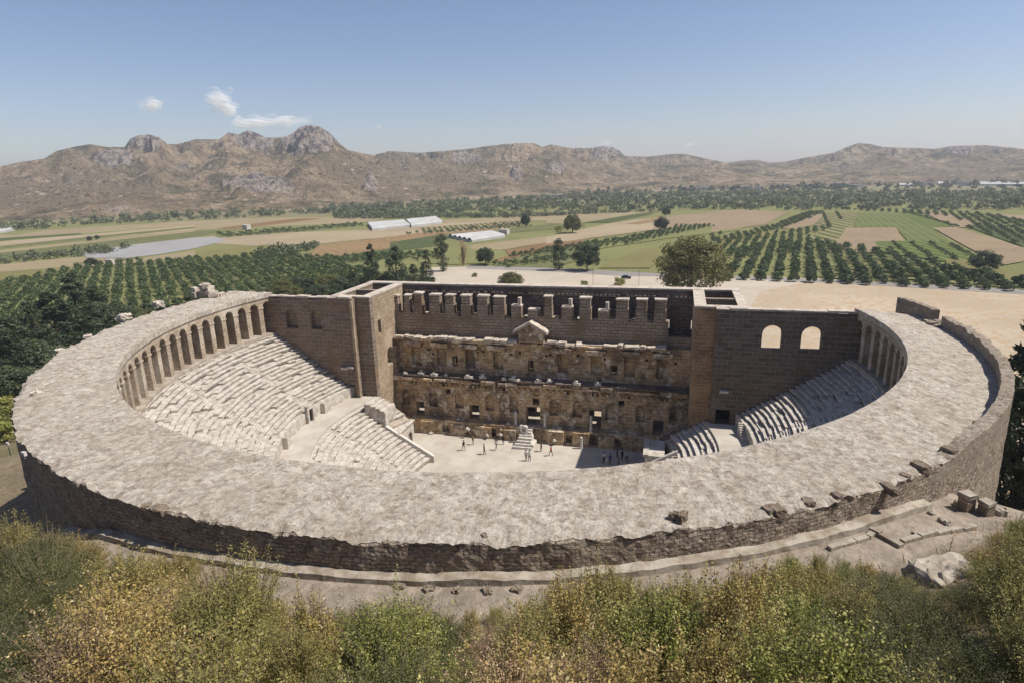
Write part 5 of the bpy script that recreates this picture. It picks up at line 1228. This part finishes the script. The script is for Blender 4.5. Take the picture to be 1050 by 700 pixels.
# ================================================================== PEOPLE
def person(u, v, lab, shirt, pants, pose=0, hair=(.03, .02, .015, 1), rz=0, z=4.0):
    x, y = at(u, v, z); st = .28 if pose == 1 else .1
    J = {'pel': (0, 0, .95), 'ab': (0, 0, 1.12), 'ch': (0, 0, 1.36), 'nk': (0, 0, 1.5), 'hd': (.01, 0, 1.62), 'hd2': (.01, 0, 1.74)}
    for s_, n in ((-1, 'r'), (1, 'l')):
        J['hip'+n] = (0, .1*s_, .9); J['kn'+n] = (st*.55*s_+.04, .11*s_, .5); J['an'+n] = (st*s_, .11*s_, .08); J['to'+n] = (st*s_+.17, .13*s_, .03)
        J['sh'+n] = (0, .18*s_, 1.42); J['el'+n] = (-.12*st*s_*3, .25*s_, 1.14)
        J['wr'+n] = (.22 if pose == 2 else -.05*s_+.06, .22*s_ if pose != 2 else .1*s_, .92 if pose != 2 else 1.3); J['ha'+n] = tuple(np.array(J['wr'+n])+(0.03, 0, -.1 if pose != 2 else .08))
    E_ = [('pel', 'ab'), ('ab', 'ch'), ('ch', 'nk'), ('nk', 'hd'), ('hd', 'hd2')]
    for n in 'rl': E_ += [('pel', 'hip'+n), ('hip'+n, 'kn'+n), ('kn'+n, 'an'+n), ('an'+n, 'to'+n), ('ch', 'sh'+n), ('sh'+n, 'el'+n), ('el'+n, 'wr'+n), ('wr'+n, 'ha'+n)]
    Rd = {'pel': .13, 'ab': .12, 'ch': .145, 'nk': .06, 'hd': .095, 'hd2': .08, 'hip': .095, 'kn': .06, 'an': .042, 'to': .035, 'sh': .06, 'el': .042, 'wr': .032, 'ha': .035}
    ks = list(J); me = bpy.data.meshes.new('body'); me.from_pydata([J[k] for k in ks], [(ks.index(a), ks.index(b)) for a, b in E_], [])
    o = bpy.data.objects.new('tmp', me); COL.objects.link(o); md = o.modifiers.new('s', 'SKIN')
    for i, k in enumerate(ks):
        r = Rd.get(k, Rd.get(k[:-1])); me.skin_vertices[0].data[i].radius = (r, r*(1.0)); me.skin_vertices[0].data[i].use_root = (k == 'pel')
    o.modifiers.new('u', 'SUBSURF').levels = 1
    dg = bpy.context.evaluated_depsgraph_get(); b = bpy.data.meshes.new_from_object(o.evaluated_get(dg)); bpy.data.objects.remove(o)
    root = empty('person', (x, y, z), rz, label=lab, cat='person')
    b.materials.clear()
    for mm in (plain('skin', A(196, 150, 120)), plain('shirt', shirt), plain('trousers', pants), plain('shoes', (.03, .03, .03, 1))): b.materials.append(mm)
    for f in b.polygons:
        c = f.center; arm = abs(c.y) > .17 and c.z > .8
        f.material_index = 3 if c.z < .09 else (2 if c.z < .96 and not arm else (0 if c.z > 1.49 or (arm and c.z < 1.2) else 1)); f.use_smooth = True
    bo = bpy.data.objects.new('body', b); COL.objects.link(bo); bo.parent = root
    bm = bmesh.new(); bmesh.ops.create_icosphere(bm, subdivisions=2, radius=.115)
    for q in list(bm.verts):
        if q.co.x > .06 and q.co.z < .04: bm.verts.remove(q)
    for q in bm.verts: q.co.z = q.co.z*1.0
    hm = bpy.data.meshes.new('hair'); bm.to_mesh(hm); bm.free(); ho = link('hair', hm, plain('hair', hair), root); ho.location = (-.01, 0, 1.70)
WHT, BLK, BLU, RED, GRY, KHK, NAV = A(225, 222, 216), A(40, 38, 40), A(70, 90, 140), A(165, 50, 40), A(130, 130, 132), A(165, 145, 110), A(45, 52, 80)
person(475.7, 461.5, 'person in a dark top walking on the left part of the stage floor', BLK, KHK, 1, rz=2.5)
person(485, 455.5, 'person in light brown clothes standing below the second stage door', KHK, GRY, 0, rz=1)
person(496.6, 465.5, 'person dressed all in black standing left of the middle of the floor', BLK, BLK, 0, rz=0)
person(509, 461, 'person in pale clothes between the two dark-dressed visitors', WHT, GRY, 1, rz=4)
person(516, 455.5, 'person in dark clothes close to the podium left of the white steps', BLK, NAV, 2, rz=1.6)
person(539.5, 472, 'person in white shirt, left one of the couple in front of the steps', WHT, GRY, 0, rz=1.5)
person(543, 472.5, 'person in pale shirt and dark trousers, right one of the couple before the steps', A(200, 196, 190), NAV, 2, rz=2)
person(555, 462.5, 'person in black standing just right of the white steps', BLK, BLK, 0, rz=3)
person(565, 467, 'person in a red top crossing the floor right of the steps', RED, BLK, 1, rz=2.8)
person(619, 474, 'person in a white shirt, leftmost of the group in the shade', WHT, NAV, 0, rz=1)
person(625.5, 476, 'person in blue in the shaded group, second from left', BLU, BLK, 0, rz=2)
person(634, 477.5, 'person in a pale grey top at the front of the shaded group', GRY, GRY, 2, rz=0)
person(638, 472, 'person in dark clothes in the middle of the shaded group', BLK, NAV, 0, rz=4)
person(642.5, 473, 'person in a bright white top, rightmost of the shaded group', WHT, BLK, 1, rz=5)
person(633, 468, 'person in navy at the back of the shaded group', NAV, NAV, 0, rz=3)

# ================================================================== CLOUDS (small fair-weather puffs far beyond the hills)
cm = bpy.data.materials.new('cloud'); cm.use_nodes = True; t_ = cm.node_tree; t_.nodes.remove(t_.nodes['Principled BSDF'])
df = t_.nodes.new('ShaderNodeBsdfDiffuse'); df.inputs[0].default_value = (1, 1, 1, 1); tl = t_.nodes.new('ShaderNodeBsdfTranslucent'); tl.inputs[0].default_value = (1, 1, 1, 1)
tp = t_.nodes.new('ShaderNodeBsdfTransparent'); mx = t_.nodes.new('ShaderNodeMixShader'); mx2 = t_.nodes.new('ShaderNodeMixShader'); mx.inputs[0].default_value = .4
t_.links.new(df.outputs[0], mx.inputs[1]); t_.links.new(tl.outputs[0], mx.inputs[2]); mx2.inputs[0].default_value = .09; t_.links.new(tp.outputs[0], mx2.inputs[1]); t_.links.new(mx.outputs[0], mx2.inputs[2]); t_.links.new(mx2.outputs[0], t_.nodes['Material Output'].inputs[0])
scene.cycles.transparent_max_bounces = 40
for i, (u, v, w_, h, lab) in enumerate([(225, 103, 16, 9, 'small bright cloud above the rocky peak, highest of its group'), (233, 112, 12, 7, 'lower lobe of the bright cloud above the rocky ridge'), (262, 126, 22, 6, 'flat white cloud just above the ridge, left of the peak'), (292, 124, 22, 5, 'thin white cloud touching the sky above the rocky peak'), (155, 107, 12, 6, 'faint little cloud at the upper left'), (246, 124, 9, 6, 'tiny puff left of the flat cloud'), (388, 131, 5, 3, 'very faint speck of cloud right of the peak'), (706, 149, 10, 3, 'faint wisp of cloud low over the right hills'), (622, 147, 10, 3, 'faint wisp of cloud low over the middle crags')]):
    d = ray(u, v); Dc = 9000; k = Dc/math.hypot(d[0], d[1]); c = CAM+d*k; px = Dc/FPX
    bm = bmesh.new(); rs = np.random.default_rng(i+5); npf = 52 if w_ > 11 else 16
    for k_ in range(npf):
        q = rs.normal(size=3)*np.array([.4, .4, .3]); rad = rs.uniform(.14, .42)*(1-.4*min(1, abs(q[0])))
        bmesh.ops.create_icosphere(bm, subdivisions=2, radius=rad, matrix=Matrix.Translation(Vector(q)))
    me = bpy.data.meshes.new('cloud'); bm.to_mesh(me); bm.free(); me.polygons.foreach_set('use_smooth', [True]*len(me.polygons))
    o = link('cloud', me, cm); o.location = tuple(c); o.scale = (w_*px*.95, w_*px*.8, h*px*1.25); o.rotation_euler.z = -YAW; tag(o, lab, 'cloud')
# ================================================================== HAZE
hb = MB(); hb.box(-5200, 4200, -1500, 5000, -70, float(H.max())+6); hm = bpy.data.materials.new('haze'); hm.use_nodes = True; ht = hm.node_tree; ht.nodes.remove(ht.nodes['Principled BSDF'])
pv = ht.nodes.new('ShaderNodeVolumePrincipled'); pv.inputs['Color'].default_value = (.86, .91, 1, 1); pv.inputs['Density'].default_value = .00016; pv.inputs['Anisotropy'].default_value = .2
ht.links.new(pv.outputs[0], ht.nodes['Material Output'].inputs['Volume'])
HAZE = True
if HAZE: tag(hb.build('haze', hm), kind='stuff', label='thin pale haze over the plain and hills', cat='haze')
print('scene built', len(bpy.data.objects))
